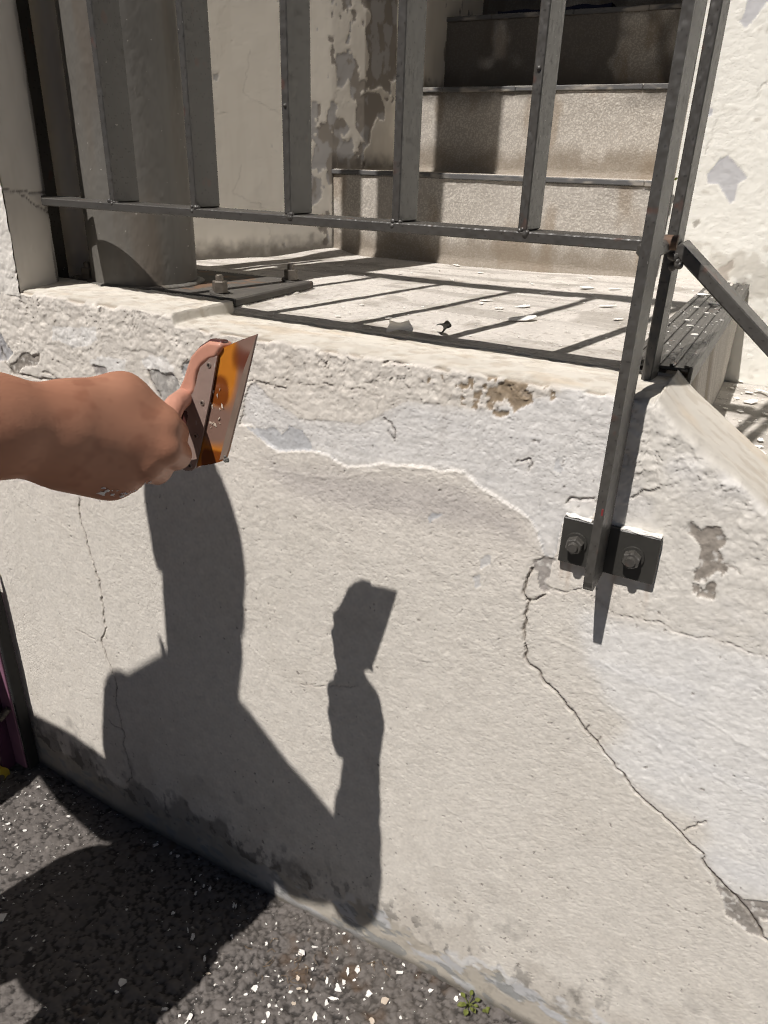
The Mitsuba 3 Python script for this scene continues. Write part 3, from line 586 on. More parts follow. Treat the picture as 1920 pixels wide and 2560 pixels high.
def face_mesh(x0, x1, zb, topfn, depth, step, nface, ntop, rnd):
    xs = np.arange(x0, x1 + 1e-9, step)
    tz = topfn(xs)
    rr = rnd * (.7 + .7 * meshkit.noise(np.c_[xs / .012, xs * 0, xs * 0], 3)) * np.where(xs > SL0, 2.0, 1.0)
    rr = gaussian_filter(rr, 2)
    rows, nrm, colr = [], [], []
    for v in np.linspace(0, 1, nface):
        z = zb + (tz - rr - zb) * v
        rows.append(np.c_[xs, np.zeros_like(xs), z]); nrm.append(np.tile([0, -1.0, 0], (len(xs), 1)))
    for a in np.linspace(0, math.pi / 2, 7)[1:-1]:
        rows.append(np.c_[xs, rr * (1 - math.cos(a)), tz - rr * (1 - math.sin(a))])
        nrm.append(np.tile([0, -math.cos(a), math.sin(a)], (len(xs), 1)))
    for y in np.linspace(0, 1, ntop):
        yy = rr + (depth - rr) * y
        rows.append(np.c_[xs, yy, tz]); nrm.append(np.tile([0, 0, 1.0], (len(xs), 1)))
    P = np.array(rows); N = np.array(nrm)
    h, col = W.sample(P[..., 0], P[..., 2])
    x, y = P[..., 0], P[..., 1]
    topm = sm(.2, .9, N[..., 2])
    th = (nz(x, y, .02, 300) - .5) * .0018 + (nz(x, y, .006, 301, 2) - .5) * .0010 + (nz(x, y, .1, 302) - .5) * .003
    th -= .0045 * sm(.05, .115, y) * (x < -.09) * (x > -.68)
    tc = np.zeros(col.shape) + np.array([.53, .50, .44])
    st = sm(.55, .78, nz(x, y * 2.2, .06, 303)) * .45
    tc += st[..., None] * (np.array([.50, .405, .29]) - tc)
    st = sm(.52, .66, nz(x, y * 1.5, .016, 304)) * .45
    tc += st[..., None] * (np.array([.40, .35, .28]) - tc)
    st = sm(.002, .0, np.abs(nz(x, y, .09, 305) - .5)) * sm(.5, .6, nz(x, y, .1, 306)) * .6
    tc += st[..., None] * (np.array([.25, .21, .17]) - tc)
    chip = sm(.5, .62, nz(x, y + P[..., 2], .018, 307)) * np.exp(-((N[..., 2] - .6) / .35) ** 2) * (x < SL0)
    h = h * (1 - topm) + th * topm - chip * .0035
    col = col * (1 - topm[..., None]) + tc * topm[..., None]
    col += (chip * .75)[..., None] * (np.array([.33, .28, .215]) - col)
    P = P + N * h[..., None]
    return P, col

def emit(P, col, bsdf, flip=False):
    nr, nc = P.shape[:2]
    f = grid_faces(nr, nc, flip)
    v = P.reshape(-1, 3)
    m = trimesh.Trimesh(v, f, process=False)
    n = np.zeros_like(v)
    fn = np.cross(v[f[:, 1]] - v[f[:, 0]], v[f[:, 2]] - v[f[:, 0]])
    for k in range(3):
        np.add.at(n, f[:, k], fn)
    n /= np.maximum(np.linalg.norm(n, axis=1, keepdims=True), 1e-30)
    return v, f, n, np.c_[v[:, 0], v[:, 2]], np.clip(col.reshape(-1, 3), .01, .9)

wall_key = thing('retaining_wall', 'cracked and patched cream plaster wall with a sloping end, iron bracket bolted to it', 'wall')
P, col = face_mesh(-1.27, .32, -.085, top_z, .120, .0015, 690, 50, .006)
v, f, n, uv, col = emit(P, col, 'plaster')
cen = v[f].mean(1)
def cls(name):
    h = W.mask(F[name], .004, .03, 8) if name == 'filler_arch' else W.mask(F[name], .006, .03, 12) if name == 'filler_low' else W.mask(F[name], .004, .015, 40 + ('bare_corner', 'bare_right', 'bare_bracket').index(name))
    c = [(cen[:, 2] - W.o[1]) / W.step, (cen[:, 0] - W.o[0]) / W.step]
    return (map_coordinates(h, c, order=0) > .5) & (cen[:, 1] < .006)
taken = np.zeros(len(f), bool)
def sub(sel):
    ids = np.unique(f[sel])
    lut = np.zeros(len(v), int); lut[ids] = np.arange(len(ids))
    return full_ply(v[ids], lut[f[sel]], n[ids], 'plaster', uv[ids], col[ids])
for nm, key, lab in (('bare_corner', 'bare_patch', 'grey mortar laid bare beside the long diagonal crack'), ('bare_right', 'bare_patch', 'brown mortar laid bare right of the bracket'), ('bare_bracket', 'bare_patch', 'small chipped hole at the bracket corner'),
                     ('filler_arch', 'filler_patch', 'white filler in a broad arch above the sanded paint'), ('filler_low', 'filler_patch', 'bluish white filler right of the long diagonal crack')):
    s = cls(nm) & ~taken
    taken |= s
    k = numbered(wall_key + '__' + key)
    scene[k] = sub(s); labels[k] = {'label': lab}
k = wall_key + '__plaster_coat'
scene[k] = sub(~taken)
# the wall's body behind its face (its back, seen from the side stair)
xs = np.linspace(-1.27, .32, 200)
tz = top_z(xs)
bk = np.vstack([np.c_[xs, xs * 0 + .120, tz - .002], np.c_[xs, xs * 0 + .120, xs * 0 - .085]])
i = np.arange(199)
put('back', trimesh.Trimesh(bk, np.vstack([np.c_[i, i + 1, i + 201], np.c_[i, i + 201, i + 200]]), process=False), 'ceiling_plaster', wall_key)

# ------------------------------------------------------------------ the pier at the wall's left end
pk = thing('plaster_pier', 'plaster pier rising at the left end of the wall, crack across its shaded side', 'pillar')
def pier_grid(x0, x1, z0, z1, step):
    xs, zs = np.arange(x0, x1 + 1e-9, step), np.arange(z0, z1, step)
    Xg, Zg = np.meshgrid(xs, zs)
    h, c = W.sample(Xg, Zg)
    c = c * np.array([1.06, 1.08, 1.10])
    return np.stack([Xg, -h - .0005, Zg], -1), c
Pp, cp = pier_grid(-1.27, -.966, .966, 1.25, .002)
v2, f2, n2, uv2, c2 = emit(Pp, cp, 'plaster')
scene[pk + '__front_face'] = full_ply(v2, f2, n2, 'plaster', uv2, c2)
ys, zs = np.linspace(0, 1, 50), np.arange(.962, 1.6, .003)
Yg, Zg = np.meshgrid(ys, zs)
Ps = np.stack([-.9665 - .0285 * Yg, .0005 + .0895 * Yg, Zg], -1)
hs = (nz(Yg * .1, Zg, .02, 320) - .5) * .002
cs = np.zeros(Ps.shape) + np.array([.62, .59, .54])
cs += (sm(.5, .7, nz(Yg * .1, Zg * .3, .03, 321)) * .4)[..., None] * (np.array([.52, .49, .44]) - cs)
for a0, a1 in (((0, 1.105), (1, 1.10)), ((.35, 1.1), (.95, 1.075))):
    dd = np.abs(Zg - (a0[1] + (a1[1] - a0[1]) * (Yg - a0[0]) / (a1[0] - a0[0])) + (nz(Yg * .1, Zg * 0, .012, 323) - .5) * .008)
    m = sm(.0018, .0006, dd) * (Yg >= a0[0])
    hs -= m * .002
    cs += (m * .7)[..., None] * (np.array([.12, .10, .09]) - cs)
edge = sm(.9, 1.0, Yg + (nz(Yg, Zg, .05, 324) - .5) * .2)
cs += (edge * .8)[..., None] * (np.array([.09, .08, .07]) - cs)
Ps[..., 0] += hs
v2, f2, n2, uv2, c2 = emit(Ps, cs, 'plaster')
scene[pk + '__side_face'] = full_ply(v2, f2, n2, 'plaster', np.c_[v2[:, 1], v2[:, 2]], c2)
put('core', tm(rbox(-1.5, -.997, .006, .088, .985, 1.60, .001)), 'ceiling_plaster', pk)
put('coping_stone', tm(rbox(-1.5, -.965, -.02, .09, 1.601, 1.63, .004)), 'ceiling_plaster', pk)

# ------------------------------------------------------------------ landing floor
def floor_col(p, n, uv):
    a = fbm(p.x * 10, p.y * 10, 1.0)
    c = mix([.42, .395, .36], [.53, .50, .455], a)
    d, d2, k = voronoi(p.x * 160, p.y * 160)
    c = mix(c, [.58, .55, .50], smoothstep(.4, .25, d) * smoothstep(.55, .75, k) * .6)
    c = mix(c, [.27, .25, .22], smoothstep(.50, .72, fbm(p.x * 5 + 3, p.y * 30, 2.0)) * .6)
    c = mix(c, [.20, .18, .15], smoothstep(.56, .75, fbm(p.x * 16 + 8, p.y * 16, 5.0)) * .45)
    c = mix(c, [.22, .19, .15], smoothstep(.74, .85, noise(p.x * 190, p.y * 190)) * .4)
    return c
def floor_bump(p, n, uv):
    return fbm(p.x * 160, p.y * 160, octaves=3)
bumped('landing_concrete', {'type': 'principled', 'base_color': proc(floor_col), 'roughness': .75, 'specular': .3}, floor_bump, .0016)
def floor_z(x, y):
    return .9572 + .012 * sm(-.90, -.99, x) * sm(.70, .87, y) + .011 * sm(-.55, -.15, x) * sm(.30, .9, y) + (nz(x, y, .07, 330) - .5) * .003 + (nz(x, y, .015, 331) - .5) * .0012
xs, ys = np.arange(-1.30, -.0999, .003), np.arange(.1195, .905, .003)
Xg, Yg = np.meshgrid(xs, ys)
Zg = floor_z(Xg, Yg)
struct('landing', trimesh.Trimesh(np.stack([Xg, Yg, Zg], -1).reshape(-1, 3), grid_faces(*Xg.shape), process=False), 'landing_concrete', smooth=True)

# ------------------------------------------------------------------ staircase up to the house
sk = thing('entrance_staircase', 'grey terrazzo stairs with dark nosings rising behind the landing', 'stairs')
for j, (yf, zt, yb) in enumerate(((.87, 1.1410, 1.10), (1.08, 1.3205, 1.33), (1.31, 1.4965, 1.56), (1.54, 1.675, 2.0))):
    xs, zs = np.arange(-.995, -.2445, .004), np.arange(zt - .20, zt - .0095, .004)
    Xg, Zg = np.meshgrid(xs, zs)
    Yg = yf + .004 + (nz(Xg, Zg, .05, 340 + j) - .5) * .004 - .010 * sm(zt - .165, zt - .192, Zg)
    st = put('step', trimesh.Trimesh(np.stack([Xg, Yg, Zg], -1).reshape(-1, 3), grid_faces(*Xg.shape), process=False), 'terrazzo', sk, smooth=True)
    put('tread', tm(rbox(-.995, -.2445, yf + .0045, yb, zt - .012, zt, .002)), 'terrazzo', st)
    nk = []
    x = -.995
    while x < -.25:
        w = rng.uniform(.16, .30)
        x2 = min(x + w, -.2445)
        nk.append(rbox(x, x2 - .0008, yf - .001, yf + .0042, zt - .0105 - rng.uniform(0, .0015), zt - .0008, .0016))
        x = x2
    for q in nk:
        put('nosing', tm(q), 'nosing_slate', st)
put('string_wall', tm(rbox(-1.03, -.2445, 2.0, 2.05, .9, 3.2, .002)), 'ceiling_plaster', sk)

# ------------------------------------------------------------------ side stair going down on the right
dk = thing('side_staircase', 'side stairs going down past the sloping wall end, littered with paint flakes', 'stairs')
lw = put('riser', tm(rbox(-.0905, -.078, .1215, .898, .60, .948, .002)), 'terrazzo', dk)
for j, (x0, x1, zt) in enumerate(((-.0775, .22, .780), (.22, .52, .60), (.52, .82, .42), (.82, 1.12, .24))):
    xs, ys = np.arange(x0, x1, .004), np.arange(.1215, .899, .004)
    Xg, Yg = np.meshgrid(xs, ys)
    Zg = zt + (nz(Xg, Yg, .04, 350 + j) - .5) * .004
    k = put('tread', trimesh.Trimesh(np.stack([Xg, Yg, Zg], -1).reshape(-1, 3), grid_faces(*Xg.shape), process=False), 'landing_concrete', dk, smooth=True)
    put('riser', tm(rbox(x1 - .012, x1, .1215, .898, zt - .20, zt - .004, .002)), 'terrazzo', dk)
ek = thing('stair_edging', 'dark ribbed metal edging strip along the top step, dusted with flakes', 'stair edging')
put('base_plate', tm(rbox(-.1445, -.0765, .1225, .893, .9625, .9665, .001)), 'iron_paint', ek)
for j in range(5):
    x = -.1415 + j * .0150
    put('rib', tm(rbox(x, x + .0062, .123, .8925, .9667, .9695, .0012)), 'iron_paint', ek)
put('lip', tm(rbox(-.0762, -.0722, .1225, .893, .948, .9690, .001)), 'iron_paint', ek)

# ------------------------------------------------------------------ white wall on the right
V = Raster(-.26, .75, .55, 1.62, .002)
VX, VZ = V.X, V.Z
V.C[:] = np.array([.85, .835, .765])
V.blend(sm(.5, .75, nz(VX, VZ, .06, 400)) * .4, [.80, .78, .71])
V.H += stucco(VX.shape, 1.3, 21) * .00022 + stucco(VX.shape, (1.0, 3), 22) * .00012 + (nz(VX, VZ, .03, 401) - .5) * .0014 + (nz(VX, VZ, .15, 402) - .5) * .005
for q, (k, c) in enumerate((('ww_a', [.53, .53, .54]), ('ww_b', [.54, .54, .55]), ('ww_c', [.50, .45, .40]), ('ww_d', [.55, .55, .57]), ('ww_e', [.42, .40, .35]), ('ww_f', [.40, .36, .31]))):
    m = V.mask(PW[k], .003, .02, 410 + q)
    V.blend(m * .95, c)
    V.H -= gaussian_filter(m, .7) * .0013
m = np.maximum(V.mask(PW['ww_mold'], .012, .03, 420, soft=.004), V.mask(PW['ww_mold2'], .006, .02, 421, soft=.004))
V.blend(m * sm(.35, .5, nz(VX, VZ, .02, 422) + m * .2) * .95, [.06, .055, .045])
for q in range(14):
    x0, z0 = rng.uniform(-.22, .1), rng.uniform(.82, 1.4)
    d, s = V.dist([(x0, z0), (x0 + rng.normal(0, .02), z0 - rng.uniform(.02, .06))], .006, 430 + q)
    V.H -= sm(.0016, .0004, d) * .0012
    V.blend(sm(.0018, .0004, d) * .4, [.35, .32, .27])
V.blend(sm(.62, .72, nz(VX, VZ, .03, 455) + .25 * sm(.06, .0, np.abs(VZ - 1.0 + (VX + .16) * .2))) * .45, [.42, .38, .31])
Vx, Vz = np.meshgrid(np.arange(-.243, .74, .0025), np.arange(.56, 1.6, .0025))
h, c = V.sample(Vx, Vz)
v2, f2, n2, uv2, c2 = emit(np.stack([Vx, .9 - h, Vz], -1), c, 'plaster')
wk = thing('house_wall', 'bright cream house wall with grey peeled spots, right of the stairs', 'wall')
scene[wk + '__plaster_coat'] = full_ply(v2, f2, n2, 'plaster', uv2, c2)
put('core', tm(rbox(-.241, 6.0, .904, 2.1, -.05, 3.2, .002)), 'white_plaster', wk)
put('upper_face', tm(rbox(-.243, .74, .899, .904, 1.599, 3.2, .001)), 'white_plaster', wk)

# ------------------------------------------------------------------ peeling wall behind the column
U = Raster(-.90, 1.15, .90, 1.72, .002)
US, UZ = U.X, U.Z
U.C[:] = np.array([.70, .655, .57])
U.blend(sm(.5, .75, nz(US * 3, UZ * .4, .05, 500)) * .3, [.62, .575, .49])
U.H += (nz(US, UZ, .03, 501) - .5) * .0005 + (nz(US, UZ, .2, 502) - .5) * .0025
pl = ((nz(US, UZ * .8, .045, 505, 5) + .16 * np.exp(-((US - .06) / .10) ** 2) + .10 * sm(1.30, 1.15, UZ) * np.exp(-((US - .0) / .10) ** 2)) > .70) * 1.0
pl *= US > -.16
for q, k in enumerate('A B C D E F G H G2 G3 I J K'.split()):
    pl = np.maximum(pl, U.mask(PW[k], .004, .015, 510 + q))
U.blend(pl * .95, [.27, .24, .205])
grey = pl * sm(.50, .56, nz(US, UZ * .7, .025, 530))
U.blend(grey * .9, [.42, .405, .385])
U.H -= gaussian_filter(pl, 1.0) * .0005
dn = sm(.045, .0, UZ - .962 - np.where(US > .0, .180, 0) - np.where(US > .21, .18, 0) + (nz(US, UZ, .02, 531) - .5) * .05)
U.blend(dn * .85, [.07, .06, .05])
for q in range(12):
    x0, z0 = rng.uniform(-.45, .1), rng.uniform(1.05, 1.45)
    d, s = U.dist([(x0, z0), (x0 + rng.normal(0, .02), z0 - rng.uniform(.02, .08)), (x0 + rng.normal(0, .04), z0 - rng.uniform(.08, .12))], .006, 540 + q)
    U.blend(sm(.0016, .0004, d) * .3, [.30, .27, .22])
Us, Uz = np.meshgrid(np.arange(-.839, 1.13, .0025), np.arange(.94, 1.70, .0025))
h, c = U.sample(Us, Uz)
PLAN = np.array([[-1.30, .09], [-1.03, .77], [-.990, .87], [-.960, .96], [-.937, 1.08], [-.925, 1.2], [-.925, 2.0]])
sg = np.r_[0, np.cumsum(np.linalg.norm(np.diff(PLAN, axis=0), axis=1))]
sg -= sg[2]
px_, py_ = np.interp(Us, sg, PLAN[:, 0]), np.interp(Us, sg, PLAN[:, 1])
P = np.stack([px_ + h * .93, py_ - h * .37, Uz], -1)
v2, f2, n2, uv2, c2 = emit(P, c, 'plaster')
qk = thing('peeling_wall', 'beige wall with dark flaked patches, between the round column and the stairs', 'wall')
scene[qk + '__plaster_coat'] = full_ply(v2, f2, n2, 'plaster_smooth', np.c_[Us.ravel(), Uz.ravel()], c2)
bp = [tuple(q) for q in PLAN + [-.012, .004]]
put('core', trimesh.creation.extrude_polygon(Polygon(bp + [(-1.5, 2.0), (-1.5, .095)]), 2.28, engine='earcut').apply_translation([0, 0, .9]), 'ceiling_plaster', qk)

# canopy over the entrance, out of the picture; its edge shades the upper steps
ck_ = thing('entrance_canopy', 'plaster slab above the entrance stairs', 'canopy')
put('slab', tm(rbox(-1.6, 1.4, .14, 2.4, 3.2, 3.36, .01)), 'ceiling_plaster', ck_)
put('drip_edge', tm(rbox(-1.6, 1.4, .10, .139, 3.17, 3.36, .006)), 'ceiling_plaster', ck_)
# ------------------------------------------------------------------ steel column on its base plate
ok = thing('steel_column', 'round dark grey steel column bolted to a plate on the landing', 'column')
CX, CY, CR, PZ = -.917, .193, .081, .9705
zz = np.linspace(PZ, 3.19, 60)
th = np.linspace(0, 2 * math.pi, 97)
Tg, Zg = np.meshgrid(th, zz)
put('tube', trimesh.Trimesh(np.stack([CX + CR * np.cos(Tg), CY + CR * np.sin(Tg), Zg], -1).reshape(-1, 3), grid_faces(*Tg.shape), process=False), 'column_paint', ok, smooth=True)
wl = []
for a in np.linspace(0, 2 * math.pi, 80)[:-1]:
    r = CR + .003 + .001 * math.sin(a * 9 + 1) + rng.uniform(-.0006, .0006)
    wl.append(m3.Manifold.hull_points(ball((CX + r * math.cos(a), CY + r * math.sin(a), PZ + .001), (.0075, .0075, .0035 + rng.uniform(0, .001)))))
put('weld_bead', tm(union(wl)), 'column_paint', ok, smooth=40)
ang = math.radians(3.5)
ca, sa = math.cos(ang), math.sin(ang)
def pl_pt(u, v, z):      # plate coordinates: u along its front edge, v back
    return np.array([-1.050 + u * ca - v * sa, .128 + u * sa + v * ca, z])
def plate_prism(u0, u1, v0, v1, z0, z1, r=.002):
    b = rbox(u0, u1, v0, v1, z0, z1, r)
    return b.rotate([0, 0, 3.5]).translate([-1.050, .128, 0])
put('base_plate', tm(plate_prism(0, .350, 0, .225, .9588, PZ)), 'rusty_plate', ok)
gm = tm(plate_prism(-.004, .352, .003, .228, .949, .9586).refine_to_length(.012))
gm.vertices += (meshkit.noise(gm.vertices / .01, 4)[:, None] - .5) * .006
put('grout_bed', gm, 'ceiling_plaster', ok, smooth=40)
for u, v in ((.060, .012), (.308, .022), (.322, .198), (.060, .198)):
    c = pl_pt(u, v, PZ)
    k = put('anchor_bolt', tm(union([cyl(c, c + [0, 0, .026], .0058), cyl(c + [0, 0, .026], c + [0, 0, .028], .0058, .0044)])), 'bolt_steel', ok, smooth=40)
    put('nut', tm(prism(c + [0, 0, .0032], c + [0, 0, .0195], .0112, 6, rng.uniform(0, 1))), 'bolt_steel', k)
    put('washer', tm(cyl(c + [0, 0, .0002], c + [.0006, 0, .0031], .0165, .016)), 'rusty_plate', k, smooth=40)

# rainwater pipe beside the column
pk2 = thing('drain_pipe', 'pale grey drain pipe standing behind the dark column', 'pipe')
put('tube', tm(cyl((-1.066, .196, .945), (-1.066, .196, 2.6), .027, n=48)), 'pipe_paint', pk2, smooth=40)
put('socket_ring', tm(cyl((-1.066, .196, 1.62), (-1.066, .196, 1.70), .031, n=48)), 'pipe_paint', pk2, smooth=40)

# ------------------------------------------------------------------ railing of the landing
rk = thing('landing_railing', 'dark grey flat-bar railing along the landing edge, its end post bolted to the wall', 'railing')
def bar(name, x0, x1, y0, y1, z0, z1, parent, r=.0012):
    return put(name, tm(rbox(x0, x1, y0, y1, z0, z1, r)), 'iron_paint', parent)
RY0, RY1 = .032, .078
for x in (-.803, -.666, -.527, -.389, -.249):
    b = bar('bar', x, x + .0095, RY0 + .001, RY1 - .001, 1.0970, 1.862, rk)
    c = np.array([x + .0048, RY0 + .002, 1.0955])
    w = union([hull(ball(c + [rng.uniform(-.007, .007), rng.uniform(-.001, .002), rng.uniform(-.003, .003)], rng.uniform(.0022, .0036))) for _ in range(7)])
    put('weld', tm(w), 'iron_paint', b, smooth=40)
    if rng.uniform() < .7:
        q = np.array([x + .005, RY0 + .001, rng.uniform(1.2, 1.4)])
        put('weld_spatter', tm(hull(ball(q, .0022))), 'iron_paint', b, smooth=True)
bar('bottom_rail', -.934, -.1300, RY0, RY1, 1.0865, 1.0965, rk)
bar('top_rail', -1.045, -.1285, RY0 - .002, RY1 + .002, 1.8625, 1.8740, rk)
bar('rail_link', -1.0305, -.930, RY1 + .0005, .098, 1.0870, 1.0960, rk)
bar('end_post', -1.0430, -1.0310, .0925, .140, .962, 1.95, rk)
# the long post in front, with its rounded foot
pts = [(-.062, .79), (-.0605, .784), (-.057, .779), (-.051, .7755), (-.030, .775), (-.0115, .7775), (-.0115, 2.05), (-.062, 2.05)]
pst = m3.CrossSection([np.array(pts)]).extrude(.0085)
pst = pst.transform(np.array([[0, 0, 1, -.1135], [1, 0, 0, 0], [0, 1, 0, 0]], float))
if pst.volume() < 0:
    pst = m3.Manifold(m3.Mesh(pst.to_mesh().vert_properties, pst.to_mesh().tri_verts[:, ::-1]))
put('long_post', tm(pst), 'iron_paint', rk)
bar('post_spacer', -.126, -.1060, -.0112, .0735, 1.0855, 1.0975, rk, .003)
q = cyl((-.1150, .040, 1.0955), (-.1000, .040, 1.0955), .0065)
put('rail_stub', tm(q), 'rusty_plate', rk, smooth=40)
bk2 = put('wall_bracket', tm(rbox(-.153, -.0555, -.0095, -.0010, .7765, .8285, .0010)), 'bracket_paint', rk)
lip_ = tm(union([rbox(-.1530, -.1250, -.0080, -.0005, .8286, .8300, .0004), rbox(-.0960, -.0560, -.0088, -.0005, .8286, .8303, .0005)]).refine_to_length(.002))
lip_.vertices[:, 2] += (meshkit.noise(lip_.vertices / .004, 3) - .5) * .0022
lip_.vertices[:, 1] += (meshkit.noise(lip_.vertices / .005 + 9, 3) - .5) * .006
put('paint_lip', lip_, 'paint_flake_white', bk2)
for x, z in ((-.1365, .8030), (-.0790, .8030)):
    c = np.array([x, -.0093, z])
    w = put('bolt', tm(cyl(c + [0, -.0004, 0], c + [0, -.0030, 0], .0115, .0112)), 'bracket_paint', bk2, smooth=40)
    put('bolt_head', tm(union([prism(c + [0, -.0031, 0], c + [0, -.0125, 0], .0092, 6, .4), cyl(c + [0, -.0120, 0], c + [0, -.0165, 0], .0056, .0046)])), 'iron_paint', w)
red = tm(rbox(-.1085, -.1058, -.0622, -.0590, .862, .870, .0006))
put('red_paint_fleck', red, {'type': 'twosided', 'bsdf': {'type': 'principled', 'base_color': rgb(.20, .03, .03), 'roughness': .6}}, rk)

# railing of the side stair
jk = thing('stair_railing', 'dark flat-bar stair railing with a sloping lower rail, right behind the long post', 'railing')
bar('post', -.1155, -.1055, .075, .122, .952, 2.05, jk)
def slope_bar(x0, z0, x1, z1, y0, y1, t, name):
    d = np.array([x1 - x0, z1 - z0]); L_ = np.linalg.norm(d); a = math.degrees(math.atan2(d[1], d[0]))
    b = rbox(0, L_, y0, y1, -t / 2, t / 2, .0014).rotate([0, -a, 0]).translate([x0, 0, z0])
    put(name, tm(b), 'iron_paint', jk)
slope_bar(-.1050, 1.0895, 1.0, .165, .073, .120, .0115, 'sloping_rail')
slope_bar(-.1050, 1.80, 1.0, .876, .073, .120, .0115, 'sloping_handrail')
for j in range(1, 7):
    x = -.1105 + j * .165
    zt = 1.0885 - .8365 * (x + .104)
    bar('bar', x, x + .0095, .075, .118, zt + .0085, zt + .70, jk)
w = union([hull(ball((-.1045 + rng.uniform(-.004, .005), .074 + rng.uniform(-.002, .002), 1.083 + rng.uniform(-.012, .008)), rng.uniform(.0025, .0042))) for _ in range(10)])
put('weld', tm(w), 'iron_paint', jk, smooth=40)

# ------------------------------------------------------------------ plum metal door at the left
mk = thing('metal_cabinet', 'dark plum metal cabinet on a yellow wheel, pushed against the wall at the picture edge', 'cabinet')
put('panel', tm(rbox(-1.236, -1.204, -.60, -.062, .03, .455, .002)), 'plum_paint', mk)
put('frame_strip', tm(rbox(-1.2038, -1.1715, -.034, -.030, -.005, .455, .0008)), 'faded_plum_paint', mk)
put('rubber_seal', tm(rbox(-1.1712, -1.1655, -.030, -.006, -.012, .455, .0015)), 'black_rubber', mk)
put('jamb', tm(rbox(-1.236, -1.204, -.0615, -.030, -.01, .455, .001)), 'plum_paint', mk)
h1 = cyl((-1.196, -.075, .135), (-1.196, -.034, .135), .005)
put('hinge_pin', tm(union([h1, cyl((-1.196, -.082, .135), (-1.196, -.074, .135), .0085), cyl((-1.192, -.05, .128), (-1.180, -.036, .150), .006)])), 'bolt_steel', mk, smooth=40)
wh = put('wheel', tm(cyl((-1.222, -.075, -.012), (-1.200, -.075, -.012), .022, n=40)), 'yellow_rubber', mk, smooth=40)
put('hub', tm(cyl((-1.226, -.075, -.012), (-1.196, -.075, -.012), .008, n=24)), 'bolt_steel', wh, smooth=40)

# ------------------------------------------------------------------ the person (mostly outside the picture: an arm in view, the rest seen as shadow)
pn = thing('person', 'bare forearm and fist reaching in from the left, gripping the scraper', 'person')
E_ = np.array([-.503, -.550, 1.030]); Wr = np.array([-.4555, -.3595, .9630]); Sh = np.array([-.727, -.575, 1.215])
h = np.array([.34, .83, -.37]); h /= np.linalg.norm(h)
nd = np.array([.995, .03, .076]); nd -= h * (nd @ h); nd /= np.linalg.norm(nd)
uu = np.cross(nd, h)
def hp(a, b, c):        # hand coordinates: forward, towards the thumb, dorsal
    return Wr + h * a + uu * b + nd * c
fa = (Wr - E_) / np.linalg.norm(Wr - E_)
fu = uu - fa * (uu @ fa); fu /= np.linalg.norm(fu)
fn_ = np.cross(fu, fa)
def fore(t, ru, rn):     # elliptical section of the forearm as spheres
    c = E_ + (Wr - E_) * t
    s = (ru - rn)
    return [ball(c + fu * s, rn), ball(c - fu * s, rn)]
mcp = {'index': (.084, .021, -.001), 'middle': (.086, .003, .002), 'ring': (.073, -.013, -.002), 'little': (.055, -.025, -.008)}
capA, capB = [], []         # (p, q, rp, rq): smooth flesh, and the fingers
def arm_pts(t, s_):
    return E_ + (Wr - E_) * t + fu * s_
for s_ in (-1, 1):
    prev = None
    for t, ru, rn in ((-.03, .047, .044), (.20, .050, .043), (.50, .044, .036), (.78, .0345, .0285), (1.0, .0300, .0245)):
        cur = (arm_pts(t, s_ * (ru - rn)), rn)
        if prev:
            capA.append((prev[0], cur[0], prev[1], cur[1]))
        prev = cur
for nm, (a, b, c) in mcp.items():
    capA.append((hp(-.004, b * .55, -.004), hp(a - .010, b, c - .002), .0235, .0148))
capA += [(hp(.012, .022, -.008), hp(.050, .037, -.014), .0215, .0190), (hp(.050, .037, -.014), hp(.080, .026, -.010), .0190, .0140),
         (hp(.012, -.019, -.010), hp(.050, -.028, -.012), .0225, .0175), (hp(.03, .0, -.012), hp(.062, .0, -.014), .026, .020)]
for nm, r, l in (('index', .0118, .80), ('middle', .0122, 1.06), ('ring', .0115, 1.0), ('little', .0102, .82)):
    a, b, c = mcp[nm]
    p0, p1 = hp(a, b, c), hp(a + .024 * l, b - .002, c - .028 * l)
    p2, p3 = hp(a + .002 * l, b - .001, c - .064 * l), hp(a - .022 * l, b + .001, c - .054 * l)
    capB += [(p0, p1, r + .0022, r + .0010), (p1, p2, r + .0010, r), (p2, p3, r, r - .0014)]
capB += [(hp(.050, .035, -.016), hp(.074, .030, -.026), .0180, .0140), (hp(.074, .030, -.026), hp(.086, .014, -.034), .0138, .0120), (hp(.086, .014, -.034), hp(.089, .002, -.038), .0120, .0096)]
bones = [hull(ball(p, rp * 1.02), ball(q, rq * 1.02)) for p, q, rp, rq in capA + capB]
bones.append(hull(ball(E_ + [-.012, -.010, -.008], .046), ball(E_ + [-.004, .02, 0], .046)))
def cone(P, p, q, rp, rq):
    d = q - p
    t = np.clip((P - p) @ d / (d @ d), 0, 1)
    return np.linalg.norm(P - p - t[:, None] * d, axis=1) - (rp + (rq - rp) * t)
def smin(ds, k):
    m = ds[0]
    for d in ds[1:]:
        h_ = np.clip(k - np.abs(m - d), 0, None) / k
        m = np.minimum(m, d) - h_ * h_ * k * .25
    return m
def flesh(P):
    a = smin([cone(P, *c) for c in capA], .014)
    b = smin([cone(P, *c) for c in capB], .0045)
    return smin([a, b], .009)
arm = union(bones)
